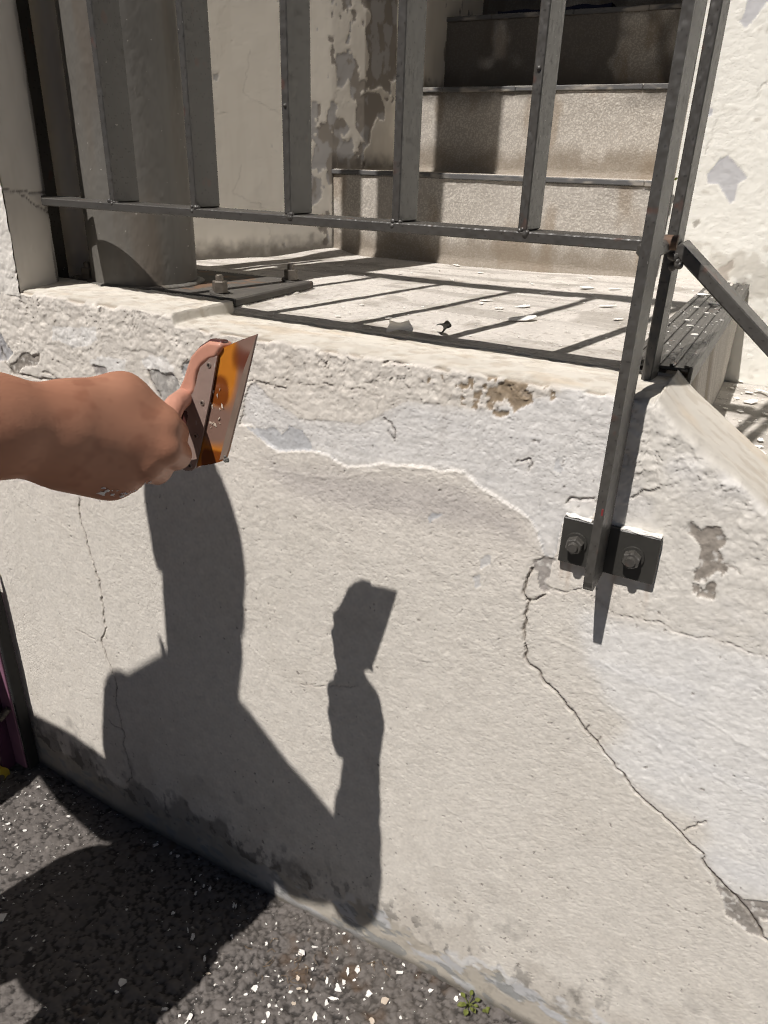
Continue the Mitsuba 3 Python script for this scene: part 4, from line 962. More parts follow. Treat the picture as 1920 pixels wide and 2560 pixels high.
# upper arm, shoulders, neck, head
bones2 = [hull(ball(E_, .049), ball(E_ + (Sh - E_) * .45, .060)), hull(ball(E_ + (Sh - E_) * .45, .060), ball(Sh, .062))]
ShL = np.array([-.968, -.570, 1.155]); EL = np.array([-1.030, -.520, .845]); HL = np.array([-1.29, -.455, .805])
neck = np.array([-.795, -.545, 1.270]); headc = np.array([-.762, -.462, 1.395])
bones2 += [hull(ball(ShL, .055), ball(EL, .044)), hull(ball(EL, .064), ball(EL + (HL - EL) * .4, .062)), hull(ball(EL + (HL - EL) * .4, .062), ball(HL, .040)),
           hull(ball(HL, .03), ball(HL + [-.05, .02, -.01], (.03, .036, .028)))]
for j in range(4):
    b0 = HL + np.array([-.075, .035 - j * .021, -.010])
    bones2.append(chain([(b0, .011), (b0 + [-.035, .004, -.006], .010), (b0 + [-.055, .004, -.022], .009)]))
bones2.append(chain([(HL + [-.03, .035, 0], .013), (HL + [-.06, .060, .004], .011), (HL + [-.085, .068, .002], .009)]))
chest = np.array([-.840, -.590, 1.10]); belly = np.array([-.835, -.625, .93]); hip = np.array([-.862, -.650, .78])
bones2 += [hull(ball(Sh + [-.03, 0, -.02], .062), ball(ShL + [.03, 0, -.02], .062), ball(chest, (.15, .11, .10))),
           hull(ball(chest, (.15, .11, .10)), ball(belly, (.14, .115, .09))), hull(ball(belly, (.14, .115, .09)), ball(hip, (.15, .12, .08))),
           hull(ball(neck, .060), ball(Sh + [-.05, 0, .0], .05), ball(ShL + [.05, 0, .0], .05)), hull(ball(neck, .066), ball(headc + [-.004, -.024, -.065], .076))]
hf = np.array([.25, .88, -.40]); hf /= np.linalg.norm(hf)                 # the face looks along this
hr = np.cross(hf, [0, 0, 1.0]); hr /= np.linalg.norm(hr)
hu = np.cross(hr, hf)
def hd(r, f_, u):
    return headc + hr * r + hf * f_ + hu * u
def hball(r, f_, u, ra, rf, ru):
    return hd(r, f_, u) + np.outer(ICO[:, 0], hr) * ra + np.outer(ICO[:, 1], hf) * rf + np.outer(ICO[:, 2], hu) * ru
bones2 += [m3.Manifold.hull_points(hball(0, -.012, .03, .080, .090, .080)), m3.Manifold.hull_points(np.vstack([hball(0, .005, .0, .066, .075, .07), hball(0, .055, -.085, .026, .026, .022), hball(0, -.01, -.055, .052, .045, .03)])),
           m3.Manifold.hull_points(np.vstack([hball(0, .086, .012, .008, .008, .01), hball(0, .105, -.022, .012, .011, .010)]))]
for s in (-1, 1):
    bones2.append(m3.Manifold.hull_points(hball(s * .074, -.012, -.008, .012, .020, .032)))
    k_ = hip + np.array([s * .095, 0, -.02]); kn = np.array([-.86 + s * .125, -.60, .43]); an = np.array([-.86 + s * .135, -.665, .055])
    bones2 += [hull(ball(k_, .092), ball(kn, .060)), hull(ball(kn, .060), ball(kn + (an - kn) * .35 + [0, -.018, 0], .056)), hull(ball(kn + (an - kn) * .35 + [0, -.018, 0], .056), ball(an, .037)),
               hull(ball(an, .036), ball(an + [s * .01, -.03, -.035], .03), ball(an + [s * .02, .14, -.05], .026))]
arm_mesh = smoothed(union([arm] + bones2), .0036, 10)
vv = arm_mesh.vertices.copy()
wgt = sm(.02, .10, (vv - E_) @ fa)[:, None]          # only beyond the elbow
sel = np.flatnonzero((wgt[:, 0] > 0) & (np.linalg.norm(vv - (E_ + Wr) / 2, axis=1) < .30))
sel = sel[flesh(vv[sel]) < .03]
for it_ in range(8):
    P_ = vv[sel]
    e_ = .0008
    f0 = flesh(P_)
    g_ = np.stack([flesh(P_ + np.eye(3)[i_] * e_) - f0 for i_ in range(3)], 1) / e_
    g_ /= np.maximum(np.linalg.norm(g_, axis=1, keepdims=True), .3)
    vv[sel] = P_ - g_ * (np.clip(f0, -.006, .006))[:, None] * wgt[sel] * .9
arm_mesh.vertices = vv
v0_ = vv.copy()
trimesh.smoothing.filter_laplacian(arm_mesh, lamb=.5, iterations=5, volume_constraint=False)
bad_ = (np.linalg.norm(arm_mesh.vertices - v0_, axis=1) > .0012)
bad_[sel] &= True
if bad_.any():
    nbr = arm_mesh.vertex_neighbors
    for it_ in range(6):
        V_ = arm_mesh.vertices.copy()
        for i_ in np.flatnonzero(bad_):
            V_[i_] = arm_mesh.vertices[nbr[i_]].mean(0)
        arm_mesh.vertices = V_
put('body', arm_mesh, 'skin', pn, smooth=True)
# hair cap, with ragged ends
hair = union([m3.Manifold.hull_points(hball(0, -.022, .040, .091, .094, .080)) - m3.Manifold.hull_points(hball(0, .10, -.055, .10, .075, .085)),
              m3.Manifold.hull_points(np.vstack([hball(0, -.075, -.02, .066, .03, .06), hball(0, -.055, -.05, .05, .03, .03)]))])
tuft = []
r7 = np.random.default_rng(11)
for j in range(60):
    a = r7.uniform(0, 2 * math.pi); e = r7.uniform(-.2, 1.2)
    b = np.array([math.cos(a) * math.cos(e), math.sin(a) * math.cos(e) - .1, math.sin(e)])
    if b[1] > .55:
        continue
    p0 = (b[0] * .078, -.022 + b[1] * .09, .045 + b[2] * .079)
    tuft.append(hull(hball(*p0, .009, .009, .009), hball(p0[0] * 1.08, p0[1] * 1.06 - .012, p0[2] + .004, .002, .002, .002)))
put('hair', smoothed(union([hair] + tuft), .006, 6), 'hair', pn, smooth=True)
for s in (-1, 1):
    put('eye', tm(m3.Manifold.hull_points(hball(s * .032, .074, .012, .013, .010, .008))), 'eye_white', pn, smooth=True)
put('mouth', tm(m3.Manifold.hull_points(hball(0, .080, -.052, .024, .010, .006))), 'lip', pn, smooth=True)
# t-shirt with short wide sleeves and a collar point
d1 = (E_ - Sh) / np.linalg.norm(E_ - Sh)
shirt = [hull(ball(Sh + [-.03, 0, -.01], .076), ball(ShL + [.03, 0, -.01], .076), ball(chest, (.165, .125, .10))), hull(ball(chest, (.165, .125, .10)), ball(belly, (.165, .135, .09))),
         hull(ball(belly, (.165, .135, .09)), ball(hip, (.172, .14, .06))), hull(ball(neck + [0, 0, -.03], .070), ball(Sh + [-.04, 0, .01], .062), ball(ShL + [.02, 0, .012], .066)),
         hull(ball(Sh, .074), ball(Sh + d1 * .12 + [-.012, -.012, -.02], .084), ball(Sh + d1 * .20 + [-.018, -.012, -.012], .058)), hull(ball(ShL, .074), ball(ShL + (EL - ShL) * .45, .066))]
put('shirt', smoothed(union(shirt), .010, 8), 'shirt_cloth', pn, smooth=True)
cpt = neck + np.array([-.060, .005, .010])
put('collar', smoothed(union([hull(ball(neck + [-.055, .0, -.02], .016), ball(cpt + [-.016, .0, .075], .003), ball(neck + [-.045, -.03, .0], .014)), chain([(neck + [-.055, .0, -.01], .013), (neck + [0, .060, -.03], .013), (neck + [.055, .03, -.03], .013), (neck + [.060, -.03, 0], .013), (neck + [0, -.065, .0], .013), (neck + [-.055, .0, -.01], .013)])]), .006, 4), 'shirt_cloth', pn, smooth=True)
tr = []
for s in (-1, 1):
    k_ = hip + np.array([s * .095, 0, -.02]); kn = np.array([-.86 + s * .125, -.60, .43]); an = np.array([-.86 + s * .135, -.665, .055])
    tr += [hull(ball(k_, .106), ball(kn, .078)), hull(ball(kn, .078), ball(an + [0, 0, .03], .066))]
    sh_ = smoothed(hull(ball(an + [0, -.04, -.052], (.042, .042, .036)), ball(an + [s * .02, .13, -.062], (.044, .05, .026)), ball(an + [s * .02, .17, -.066], (.036, .04, .022))), .008, 4)
    put('shoe', sh_, 'shoe_leather', pn, smooth=True)
tr.append(hull(ball(hip + [0, 0, .03], (.160, .130, .05)), ball(hip + [0, 0, -.05], (.17, .13, .08))))
put('trousers', smoothed(union(tr), .010, 8), 'trouser_cloth', pn, smooth=True)

# ------------------------------------------------------------------ the scraper in the fist
tk = thing('paint_scraper', 'copper coloured scraper with a glossy amber blade, held up in the fist', 'scraper')
TB = np.array([-.4202, -.2161, .9019]); TE = np.array([.27897, .06890, .95782]); TN = np.array([.01633, -.99762, .06701]); TT = np.array([.96016, -.00305, -.27944])
def tp(a, b, c):
    return TB + TT * a + TE * b + TN * c
TM = np.c_[TT, TE, TN, TB]
def tool(man):
    m = man.transform(TM)
    return m
def slab(poly, n0, n1, r=0.0, seg=.0):
    p = Polygon(poly).buffer(0)
    if r:
        p = p.buffer(-r).buffer(r)
    def cs_(q):
        return m3.CrossSection([np.array(q.exterior.coords)[:-1]] + [np.array(i.coords)[:-1] for i in q.interiors], m3.FillRule.EvenOdd)
    if not r:
        return cs_(p).extrude(n1 - n0).translate([0, 0, n0])
    lay = []
    for t0, t1, ins in ((n0, n0 + r * .35, r * .75), (n0 + r * .3, n0 + r, r * .3), (n0 + r * .95, n1 - r * .95, 0), (n1 - r, n1 - r * .3, r * .3), (n1 - r * .35, n1, r * .75)):
        q = p.buffer(-ins) if ins else p
        for g in getattr(q, 'geoms', [q]):
            if g.area > 0:
                lay.append(cs_(g).extrude(t1 - t0).translate([0, 0, t0]))
    return union(lay)
outer = [(-.0310, .0945), (-.0369, .0964), (-.0454, .092), (-.0536, .0818), (-.0585, .0722), (-.0591, .0652), (-.0583, .058), (-.0587, .0501), (-.0621, .0408), (-.0670, .0320)]
inner = [(-.0570, .0240), (-.0520, .0320), (-.0490, .0397), (-.0462, .0512), (-.0465, .060), (-.0445, .073), (-.0400, .0809), (-.0358, .0873), (-.0303, .0905)]
mid_ = [(-.0325, .0945), (-.0400, .0912), (-.0478, .0820), (-.0525, .0722), (-.0533, .0620), (-.0533, .0520), (-.0565, .0415), (-.0618, .0315)]
def ell(a, b, r=.0078, rn=.0088):
    q = np.array([-.040, .045]) - [a, b] if b < .085 else np.array([-.0385, .079]) - [a, b]
    q = q / np.linalg.norm(q)
    e = .0032
    return np.vstack([tp(0, 0, 0) + np.c_[ICO[:, 0] * e + a + s1 * q[0] * (r - e), ICO[:, 1] * e + b + s1 * q[1] * (r - e), ICO[:, 2] * e - .003 + s2 * (rn - e)] @ np.array([TT, TE, TN]) for s1 in (-1, 1) for s2 in (-1, 1)])
put('casing', smoothed(union([hull(ell(*a), ell(*b)) for a, b in zip(mid_[:-1], mid_[1:])]), .0022, 10), 'copper_plastic', tk, smooth=True)
face = [(-.0300, .0905), (-.0296, .0786), (-.0289, .0655), (-.0282, .0491), (-.0282, .0312), (-.0278, .0113), (-.0275, -.0049), (-.0281, -.022), (-.0308, -.0265), (-.0376, -.0305), (-.0424, -.0305), (-.0482, -.0267), (-.0512, -.0223), (-.0540, -.012),
        (-.0600, .0000), (-.0640, .0060), (-.0600, .0200), (-.0520, .0330), (-.0470, .0461), (-.0450, .055), (-.0450, .0650), (-.0440, .073), (-.0400, .0809), (-.0360, .0873)]
slot = [(-.0500, .0275), (-.0555, .0240), (-.0560, .0120), (-.0535, .0010), (-.0490, -.0010), (-.0475, .0100), (-.0475, .0230)]
face = [(a - .0012 * (a < -.04), b) for a, b in face]
pm = Polygon(face).buffer(0).difference(Polygon(slot).buffer(.0008))
put('face_plate', tm(tool(slab(list(pm.exterior.coords), .0025, .0046) - slab(slot, .0, .0080))), 'clamp_plate', tk)
put('back_shell', tm(tool(slab([(a - .001, b) for a, b in face], -.0090, -.0042))), 'copper_plastic', tk)
put('dark_core', tm(tool(slab([(-.062, .005), (-.045, -.02), (-.034, -.02), (-.036, .075), (-.046, .06), (-.05, .04)], -.0040, .0022))), 'maroon_gloss', tk)
put('end_cap', tm(union([hull(ell(a[0] - .0010, a[1] + .0012, .0079, .0058), ell(b[0] - .0010, b[1] + .0012, .0079, .0058)) for a, b in zip(mid_[:3], mid_[1:4])])), 'maroon_gloss', tk, smooth=True)
# wedge blade: thick at the clamp, sharp at its edge
edge_ = [(.0016, .1236), (.0019, .0999), (.0021, .065), (.0014, .0356), (.0011, .0099), (-.0002, .0011)]
def wedge(poly):
    b = slab(poly, -.006, .006)
    m = tm(b.refine_to_length(.003))
    v = m.vertices
    t = np.clip((v[:, 0] + .030) / .032, 0, 1)
    v[:, 2] = np.where(v[:, 2] > 0, .0015 - t * .0010, -.0110 + t * .0103) + (np.abs(v[:, 2]) < .0059) * 0
    m.vertices = v
    return m
wm = wedge([(-.0400, .0880), (-.0319, .0943), (-.0168, .1087)] + edge_ + [(-.0059, -.0052), (-.0152, -.0126), (-.0274, -.0208), (-.0400, -.0200)])
wm.vertices = tp(0, 0, 0) + wm.vertices @ np.array([TT, TE, TN])
put('blade', wm, 'amber_blade', tk, smooth=30)
strip = [(.0013, .1215), (.0016, .0999), (.0018, .065), (.0011, .0356), (.0008, .0099), (-.0004, .0018), (-.0062, -.0030), (-.0058, .0250), (-.0048, .0550), (-.0030, .0900)]
put('blade_edge', tm(tool(slab(strip, .0006, .0011))), 'worn_edge', tk)
for a, b in ((-.0363, .0789), (-.0350, .0426), (-.0343, .0091), (-.0337, -.0226)):
    k = put('screw', tm(tool(cyl((a, b, .0044), (a, b, .0056), .0026, .0022))), 'screw_rim', tk, smooth=30)
    put('recess', tm(tool(cyl((a, b, .0055), (a, b, .00575), .0013, .0013))), 'dark_screw', k)
g0, g1, g2, hb = tp(-.0600, .0370, -.0035), np.array([-.4504, -.2430, .9560]), np.array([-.4415, -.2660, .9470]), hp(.030, -.024, -.028)
put('grip', smoothed(chain([(g0, .0084), (g1, .0090), (g2, .0105), ((g2 + hb) / 2, .0120), (hb, .0110)]), .004, 6), 'copper_plastic', tk, smooth=True)
# paint crumbs stuck to the blade and to the hand
cr = []
for j in range(16):
    a, b = r7.normal(-.024, .004), r7.uniform(.022, .065)
    a += (.048 - b) * .12
    s = r7.uniform(.0004, .0013)
    cr.append(m3.Manifold.hull_points(np.array([tp(a + r7.normal(0, s), b + r7.normal(0, s * 1.6), .0015 - .00025 + r7.uniform(-.0003, .0012)) for _ in range(7)])))
put('plaster_crumb', tm(union(cr)), 'paint_flake_beige', tk)
labels[tk + '__plaster_crumb'] = {'label': 'white crumbs of plaster stuck to the blade', 'kind': 'stuff'}
tipm = tm(union([hull(ball(tp(.0005 + r7.normal(0, .0015), .001 + r7.normal(0, .0015), .0006), r7.uniform(.0008, .0018))) for _ in range(7)]))
put('dirt_lump', tipm, 'paint_flake_dark', tk)
near = cKDTree(arm_mesh.vertices)
hc = []
for j in range(22):
    q = hp(.030 + r7.uniform(0, .05), -.044 + r7.uniform(-.006, .008), .012)
    i_ = near.query(q)[1]
    c, nn_ = arm_mesh.vertices[i_], arm_mesh.vertex_normals[i_]
    s = r7.uniform(.0004, .0011)
    hc.append(m3.Manifold.hull_points(c + nn_ * .0006 + r7.normal(0, 1, (7, 3)) * [s * 1.4, s * 1.4, s * .8]))
put('paint_dust', tm(union(hc)), 'paint_flake_white', pn)
labels[pn + '__paint_dust'] = {'label': 'white paint flecks on the edge of the hand', 'kind': 'stuff'}

# ------------------------------------------------------------------ asphalt
def ground_h(x, y):
    d1_ = meshkit.fbm(np.stack([x / .05, y / .05, x * 0], -1), 4, 600)
    return (d1_ - .5) * .008
gx, gy = np.arange(-1.30, .02, .0021), np.arange(-.62, .004, .0021)
Xg, Yg = np.meshgrid(gx, gy)
rs = np.random.default_rng(5)
hh = ground_h(Xg, Yg)
stone = np.zeros_like(hh); tone = np.zeros_like(hh)
for dens, r0, r1, hgt in ((24000, .0020, .0042, .9), (6500, .0038, .0074, .85), (420, .008, .0125, .6)):
    c = np.c_[rs.uniform(-1.31, .03, dens), rs.uniform(-.63, .01, dens)]
    kd = cKDTree(c)
    wx = (nz(Xg, Yg, .006, 610, 2) - .5) * .004
    d, i = kd.query(np.c_[(Xg + wx).ravel(), (Yg - wx).ravel()])
    rad = rs.uniform(r0, r1, dens)[i]; tn = rs.uniform(0, 1, dens)[i]
    bump = np.sqrt(np.clip(1 - (d / rad) ** 2, 0, 1)) * rad * hgt
    bump = bump.reshape(hh.shape); tn = tn.reshape(hh.shape)
    tone = np.where(bump > stone, tn, tone)
    stone = np.maximum(stone, bump)
rough = sm(-.95, -.55, Xg) * .6 + .4
Zg = ground_z(Xg) + hh + stone * .95 * rough - .0035 + stucco(hh.shape, 1.0, 31) * .00025
gc = np.zeros(hh.shape + (3,)) + np.array([.126, .114, .105])
pit = sm(.0016, .0003, stone)
gc *= (1 - .60 * pit)[..., None]
gc *= (.84 + .32 * tone)[..., None]
gc += (sm(.5, .75, nz(Xg, Yg, .12, 620)) * .35)[..., None] * (np.array([.13, .115, .10]) - gc)
soil = sm(.66, .78, nz(Xg, Yg, .05, 621) + .30 * np.exp(-((Xg + .44) / .10) ** 2 - ((Yg + .07) / .06) ** 2) + .12 * sm(-.05, 0, Yg) - .05)
gc += (soil * .8)[..., None] * (np.array([.085, .055, .034]) - gc)
gc *= (1 + .05 * stucco(hh.shape, .9, 35))[..., None]
dust = (stucco(hh.shape, .8, 33) > 3.0 - .4 * sm(-.9, -1.15, Xg) - .30 * sm(-.6, -.45, Xg))
gc += (dust * .8)[..., None] * (np.array([.50, .47, .42]) - gc)
Zg += dust * .0006
# keep a skirt round the detailed sheet
v2, f2, n2, uv2, c2 = emit(np.stack([Xg, Yg, Zg], -1), gc, 'asphalt')
scene['asphalt'] = scene.pop('asphalt')
scene['pavement'] = full_ply(v2, f2, n2, 'asphalt', np.c_[v2[:, 0], v2[:, 1]], c2)
labels['pavement'] = {'label': 'rough dark asphalt strewn with paint flakes', 'kind': 'structure'}
def far_col(p, n, uv):
    return mix([.075, .068, .06], [.12, .108, .096], fbm(p.x * 8, p.y * 8))
scene['far_asphalt'] = {'type': 'twosided', 'bsdf': {'type': 'principled', 'base_color': proc(far_col), 'roughness': .8}}
struct('ground', trimesh.Trimesh(np.array([[-150, -150, -.058], [150, -150, -.058], [150, 150, -.058], [-150, 150, -.058]], float), [[0, 1, 2], [0, 2, 3]], process=False), 'far_asphalt')

pav = cKDTree(np.c_[Xg.ravel(), Yg.ravel()])
zflat = Zg.ravel()
def gz_at(x, y):
    d, i = pav.query([x, y], k=6)
    return zflat[i].max()

# ------------------------------------------------------------------ paint flakes
def flake(cx_, cy_, cz_, w, l, ang_, rr, curl=.25, tilt=.12, thick=.0006, n=11):
    a = np.sort(rr.uniform(0, 2 * math.pi, n))
    rad = rr.uniform(.62, 1.0, n)
    o = np.c_[np.cos(a) * rad * w / 2, np.sin(a) * rad * l / 2]
    ctr = o.mean(0)
    ringm = ctr + (o - ctr) * .5
    p = np.vstack([[ctr], ringm, o])
    z = curl * (p[:, 0] ** 2 / max(w, .004)) * rr.choice([-.3, 1.0]) + rr.normal(0, 1) * tilt * p[:, 1] + rr.normal(0, 1) * tilt * p[:, 0]
    z -= z.min()
    up_ = np.c_[p, z + thick]; lo = np.c_[p, z]
    f_ = []
    m = n
    for i_ in range(m):
        j = (i_ + 1) % m
        f_ += [[0, 1 + i_, 1 + j], [1 + i_, 1 + m + i_, 1 + m + j], [1 + i_, 1 + m + j, 1 + j]]
    N_ = len(p)
    f_ = np.array(f_)
    f2_ = f_[:, ::-1] + N_
    s_ = []
    for i_ in range(m):
        j = (i_ + 1) % m
        A_, B_ = 1 + m + i_, 1 + m + j
        s_ += [[A_, A_ + N_, B_ + N_], [A_, B_ + N_, B_]]
    v_ = np.vstack([up_, lo])
    c_, s2 = math.cos(ang_), math.sin(ang_)
    v_[:, :2] = v_[:, :2] @ np.array([[c_, s2], [-s2, c_]])
    return trimesh.Trimesh(v_ + [cx_, cy_, cz_], np.vstack([f_, f2_, np.array(s_)]), process=False)

GF= [(-1.176, 0.102, 0.0353, 0.0299, 0.53, 0), (-0.946, -0.26, 0.0258, 0.0212, 0.52, 0), (-0.699, -0.111, 0.009, 0.0093, 0.52, 0), (-0.638, -0.13, 0.0107, 0.016, 0.52, 0), (-0.682, -0.243, 0.0176, 0.0172, 0.52, 0), (-0.68, -0.256, 0.0087, 0.0058, 0.52, 0), (-0.614, -0.051, 0.0049, 0.0156, 0.52, 0), (-0.46, -0.065, 0.0132, 0.0157, 0.52, 0), (-0.553, -0.229, 0.0121, 0.0143, 0.52, 0), (-0.494, -0.148, 0.0151, 0.0152, 0.52, 0), (-0.376, -0.086, 0.0126, 0.025, 0.52, 0), (-0.375, -0.102, 0.0199, 0.0061, 0.52, 0), (-0.384, -0.14, 0.0097, 0.0246, 0.52, 0), (-0.376, -0.057, 0.0064, 0.0182, 0.52, 0), (-0.363, -0.048, 0.0109, 0.0169, 0.52, 0), (-0.398, -0.085, 0.0057, 0.0153, 0.52, 0), (-0.329, -0.072, 0.0138, 0.0123, 0.52, 0), (-0.3, -0.072, 0.0161, 0.0156, 0.52, 1), (-0.301, -0.02, 0.0154, 0.0084, 0.52, 0), (-0.245, -0.022, 0.0113, 0.0074, 0.52, 0), (-0.205, -0.016, 0.01, 0.0121, 0.52, 0), (-0.379, -0.115, 0.0074, 0.0132, 0.52, 0), (-0.424, -0.14, 0.0086, 0.0078, 0.52, 1), (-0.438, -0.127, 0.0094, 0.0062, 0.52, 0), (-0.417, -0.115, 0.0075, 0.0068, 0.52, 0), (-0.409, -0.125, 0.0056, 0.0079, 0.52, 0), (-0.268, -0.08, 0.0067, 0.0069, 0.52, 0), (-0.304, -0.105, 0.0109, 0.0115, 0.52, 1), (-0.431, -0.077, 0.0052, 0.0085, 0.52, 0), (-0.359, -0.065, 0.0076, 0.0044, 0.52, 0), (-0.447, -0.046, 0.0133, 0.0055, 0.52, 0), (-0.345, -0.031, 0.0065, 0.0059, 0.52, 0), (-0.689, -0.063, 0.0071, 0.0098, 0.52, 0), (-0.672, -0.046, 0.0057, 0.014, 0.52, 0), (-0.687, -0.045, 0.005, 0.0108, 0.52, 0), (-0.773, -0.019, 0.009, 0.0082, 0.52, 0), (-0.79, -0.02, 0.006, 0.0083, 0.52, 0), (-0.717, -0.045, 0.0043, 0.0051, 0.52, 0), (-0.708, -0.045, 0.0043, 0.0051, 0.52, 0), (-0.829, -0.02, 0.0137, 0.0076, 0.52, 0), (-0.594, -0.149, 0.0059, 0.0123, 0.52, 0), (-0.575, -0.163, 0.0116, 0.0053, 0.52, 1), (-0.593, -0.241, 0.0122, 0.0073, 0.52, 0), (-0.457, -0.159, 0.0074, 0.0084, 0.52, 0), (-0.449, -0.173, 0.0097, 0.0118, 0.52, 0), (-0.499, -0.163, 0.0087, 0.0062, 0.52, 0), (-0.541, -0.215, 0.0049, 0.0048, 0.52, 0), (-0.568, -0.236, 0.0049, 0.0054, 0.52, 0), (-0.54, -0.135, 0.0039, 0.008, 0.52, 0), (-0.514, -0.196, 0.0074, 0.003, 0.52, 0), (-0.417, -0.113, 0.0063, 0.0074, 0.52, 1), (-0.43, -0.116, 0.0101, 0.0075, 0.52, 1), (-1.128, -0.043, 0.0097, 0.0069, 0.53, 0), (-0.202, -0.007, 0.0056, 0.0043, 0.52, 0), (-0.373, -0.074, 0.0076, 0.0126, 0.52, 0), (-0.464, -0.119, 0.0057, 0.0064, 0.52, 0), (-0.471, -0.114, 0.0038, 0.0065, 0.52, 0), (-0.33, -0.083, 0.005, 0.0048, 0.52, 0), (-0.442, -0.102, 0.0077, 0.0116, 0.52, 1), (-0.448, -0.183, 0.0084, 0.0058, 0.52, 0), (-1.1, -0.134, 0.0138, 0.0083, 0.53, 0), (-1.065, -0.126, 0.0107, 0.0061, 0.53, 0), (-1.023, -0.059, 0.0094, 0.0084, 0.53, 0), (-1.051, -0.155, 0.0075, 0.0059, 0.52, 0), (-0.945, -0.184, 0.0064, 0.0044, 0.52, 0), (-0.852, -0.254, 0.0046, 0.0053, 0.52, 0), (-0.869, -0.255, 0.0047, 0.0038, 0.52, 0), (-0.708, -0.272, 0.005, 0.0039, 0.52, 0)]
TF= [(-0.329, 0.322, 0.0549, 0.0385, 0.66, 0), (-0.324, 0.665, 0.0373, 0.0361, 0.7, 0), (-0.25, 0.509, 0.0381, 0.0241, 0.68, 0), (-0.427, 0.442, 0.027, 0.0244, 0.69, 0), (-0.277, 0.675, 0.031, 0.0255, 0.7, 0), (-0.212, 0.41, 0.0211, 0.0203, 0.66, 0), (-0.385, 0.388, 0.0166, 0.0182, 0.68, 0), (-0.363, 0.419, 0.0456, 0.0341, 0.68, 0), (-0.468, 0.883, 0.0147, 0.0571, 0.74, 0), (-0.659, 0.852, 0.0186, 0.0452, 0.76, 0), (-0.351, 0.799, 0.0085, 0.0307, 0.72, 0), (-0.374, 0.576, 0.0265, 0.0188, 0.7, 0), (-0.571, 0.773, 0.0227, 0.0331, 0.74, 0), (-0.746, 0.979, 0.0223, 0.0443, 0.78, 0), (-0.484, 0.212, 0.0136, 0.015, 0.66, 0), (-0.422, 0.408, 0.0131, 0.0192, 0.68, 0), (-0.298, 0.596, 0.0088, 0.0185, 0.69, 0), (-0.545, 0.18, 0.0112, 0.012, 0.67, 0), (-0.57, 0.288, 0.0099, 0.0144, 0.68, 0), (-0.844, 0.668, 0.0154, 0.0344, 0.76, 0), (-0.686, 0.637, 0.0114, 0.0242, 0.73, 0), (-0.241, 0.973, 0.0225, 0.0356, 0.73, 0), (-0.425, 0.666, 0.0095, 0.0162, 0.71, 0)]
WF= [(-0.053, 0.907, 0.0154, 0.0349, 0.61, 0), (-0.018, 0.75, 0.0309, 0.0258, 0.6, 0), (-0.005, 0.837, 0.0114, 0.0575, 0.6, 0), (0.011, 0.466, 0.0313, 0.031, 0.58, 0), (-0.031, 0.679, 0.0133, 0.0237, 0.59, 0), (-0.029, 0.82, 0.0178, 0.0219, 0.6, 0), (0.01, 0.528, 0.0131, 0.0169, 0.58, 0), (-0.043, 0.763, 0.0125, 0.0176, 0.6, 0), (0.009, 0.684, 0.0117, 0.0209, 0.59, 0), (-0.055, 0.681, 0.0089, 0.016, 0.6, 0), (-0.025, 0.927, 0.012, 0.0247, 0.61, 0), (-0.057, 0.834, 0.0098, 0.0192, 0.61, 0), (-0.013, 0.617, 0.0084, 0.012, 0.59, 0)]
NF= [(-0.131, 0.677, 0.0271, 0.0394, 0.69, 0), (-0.103, 0.586, 0.0279, 0.043, 0.68, 0), (-0.122, 0.531, 0.0121, 0.0199, 0.67, 0), (-0.118, 0.405, 0.0096, 0.0163, 0.66, 0), (-0.095, 0.303, 0.0098, 0.0163, 0.64, 0), (-0.097, 0.207, 0.0059, 0.0091, 0.63, 0), (-0.097, 0.153, 0.0047, 0.0081, 0.62, 0), (-0.109, 0.364, 0.0116, 0.0121, 0.65, 0), (-0.102, 0.485, 0.0077, 0.0184, 0.66, 0)]
rf = np.random.default_rng(21)
FL = {1: 'white paint flake cut by the left picture edge, on the asphalt', 3: 'upright white flake in the middle of the shadow on the asphalt', 4: 'broad white flake in the shadow near the bottom picture edge',
      7: 'roundish pale flake alone on sunlit asphalt right of the shadow', 8: 'broad white flake at the bottom picture edge where the shadow ends', 10: 'ragged upright white flake in the thick of the flakes by the dry roots',
      11: 'white flake lying crosswise just under the ragged upright one', 12: 'tall pointed white flake at the bottom picture edge among the dry roots', 13: 'narrow slanting white flake nearest the wall above the flake pile',
      18: 'oval white flake alone between the flake pile and the weed', 20: 'white flake just left of the green weed'}
for i_, (x, y, w, l, a, k) in enumerate(GF):
    big_ = max(w, l)
    m = flake(x, y, gz_at(x, y) + .0004, max(w, .003), max(l, .003), a, rf, .3, .10)
    if k:
        tagged('paint_flake', m, 'paint_flake_beige', 'beige paint flake lying among white ones on the asphalt', 'paint flake', 'beige flakes on the asphalt')
    elif i_ == 0:
        tagged('paint_flake', m, 'paint_flake_white', 'lone white paint flake in the sunny patch left of the shadow on the asphalt', 'paint flake')
    elif i_ in FL:
        tagged('paint_flake', m, 'paint_flake_white', FL[i_], 'paint flake')
    else:
        tagged('paint_flake', m, 'paint_flake_white', 'small white paint flake lying on the dark asphalt', 'paint flake', 'white flakes on the asphalt')
for i_, (x, y, w, l, a, k) in enumerate(TF):
    m = flake(x, y, float(floor_z(np.array(x), np.array(y))) + .0015, w, min(max(l * .6, .006), .03), a, rf, .15, .05)
    if i_ == 0:
        tagged('paint_flake', m, 'paint_flake_white', 'longest white paint strip on the landing, below the fifth railing bar', 'paint flake')
    else:
        tagged('paint_flake', m, 'paint_flake_white', 'thin white paint flake lying on the grey landing', 'paint flake', 'white flakes on the landing')
for i_, (x, y, w, l, a, k) in enumerate(WF):
    tagged('paint_flake', flake(x, y, .7830, w, min(max(l, .006), .06), a, rf, .15, .06), 'paint_flake_white', 'white paint flake lying on the lower side step', 'paint flake', 'white flakes on the side step')
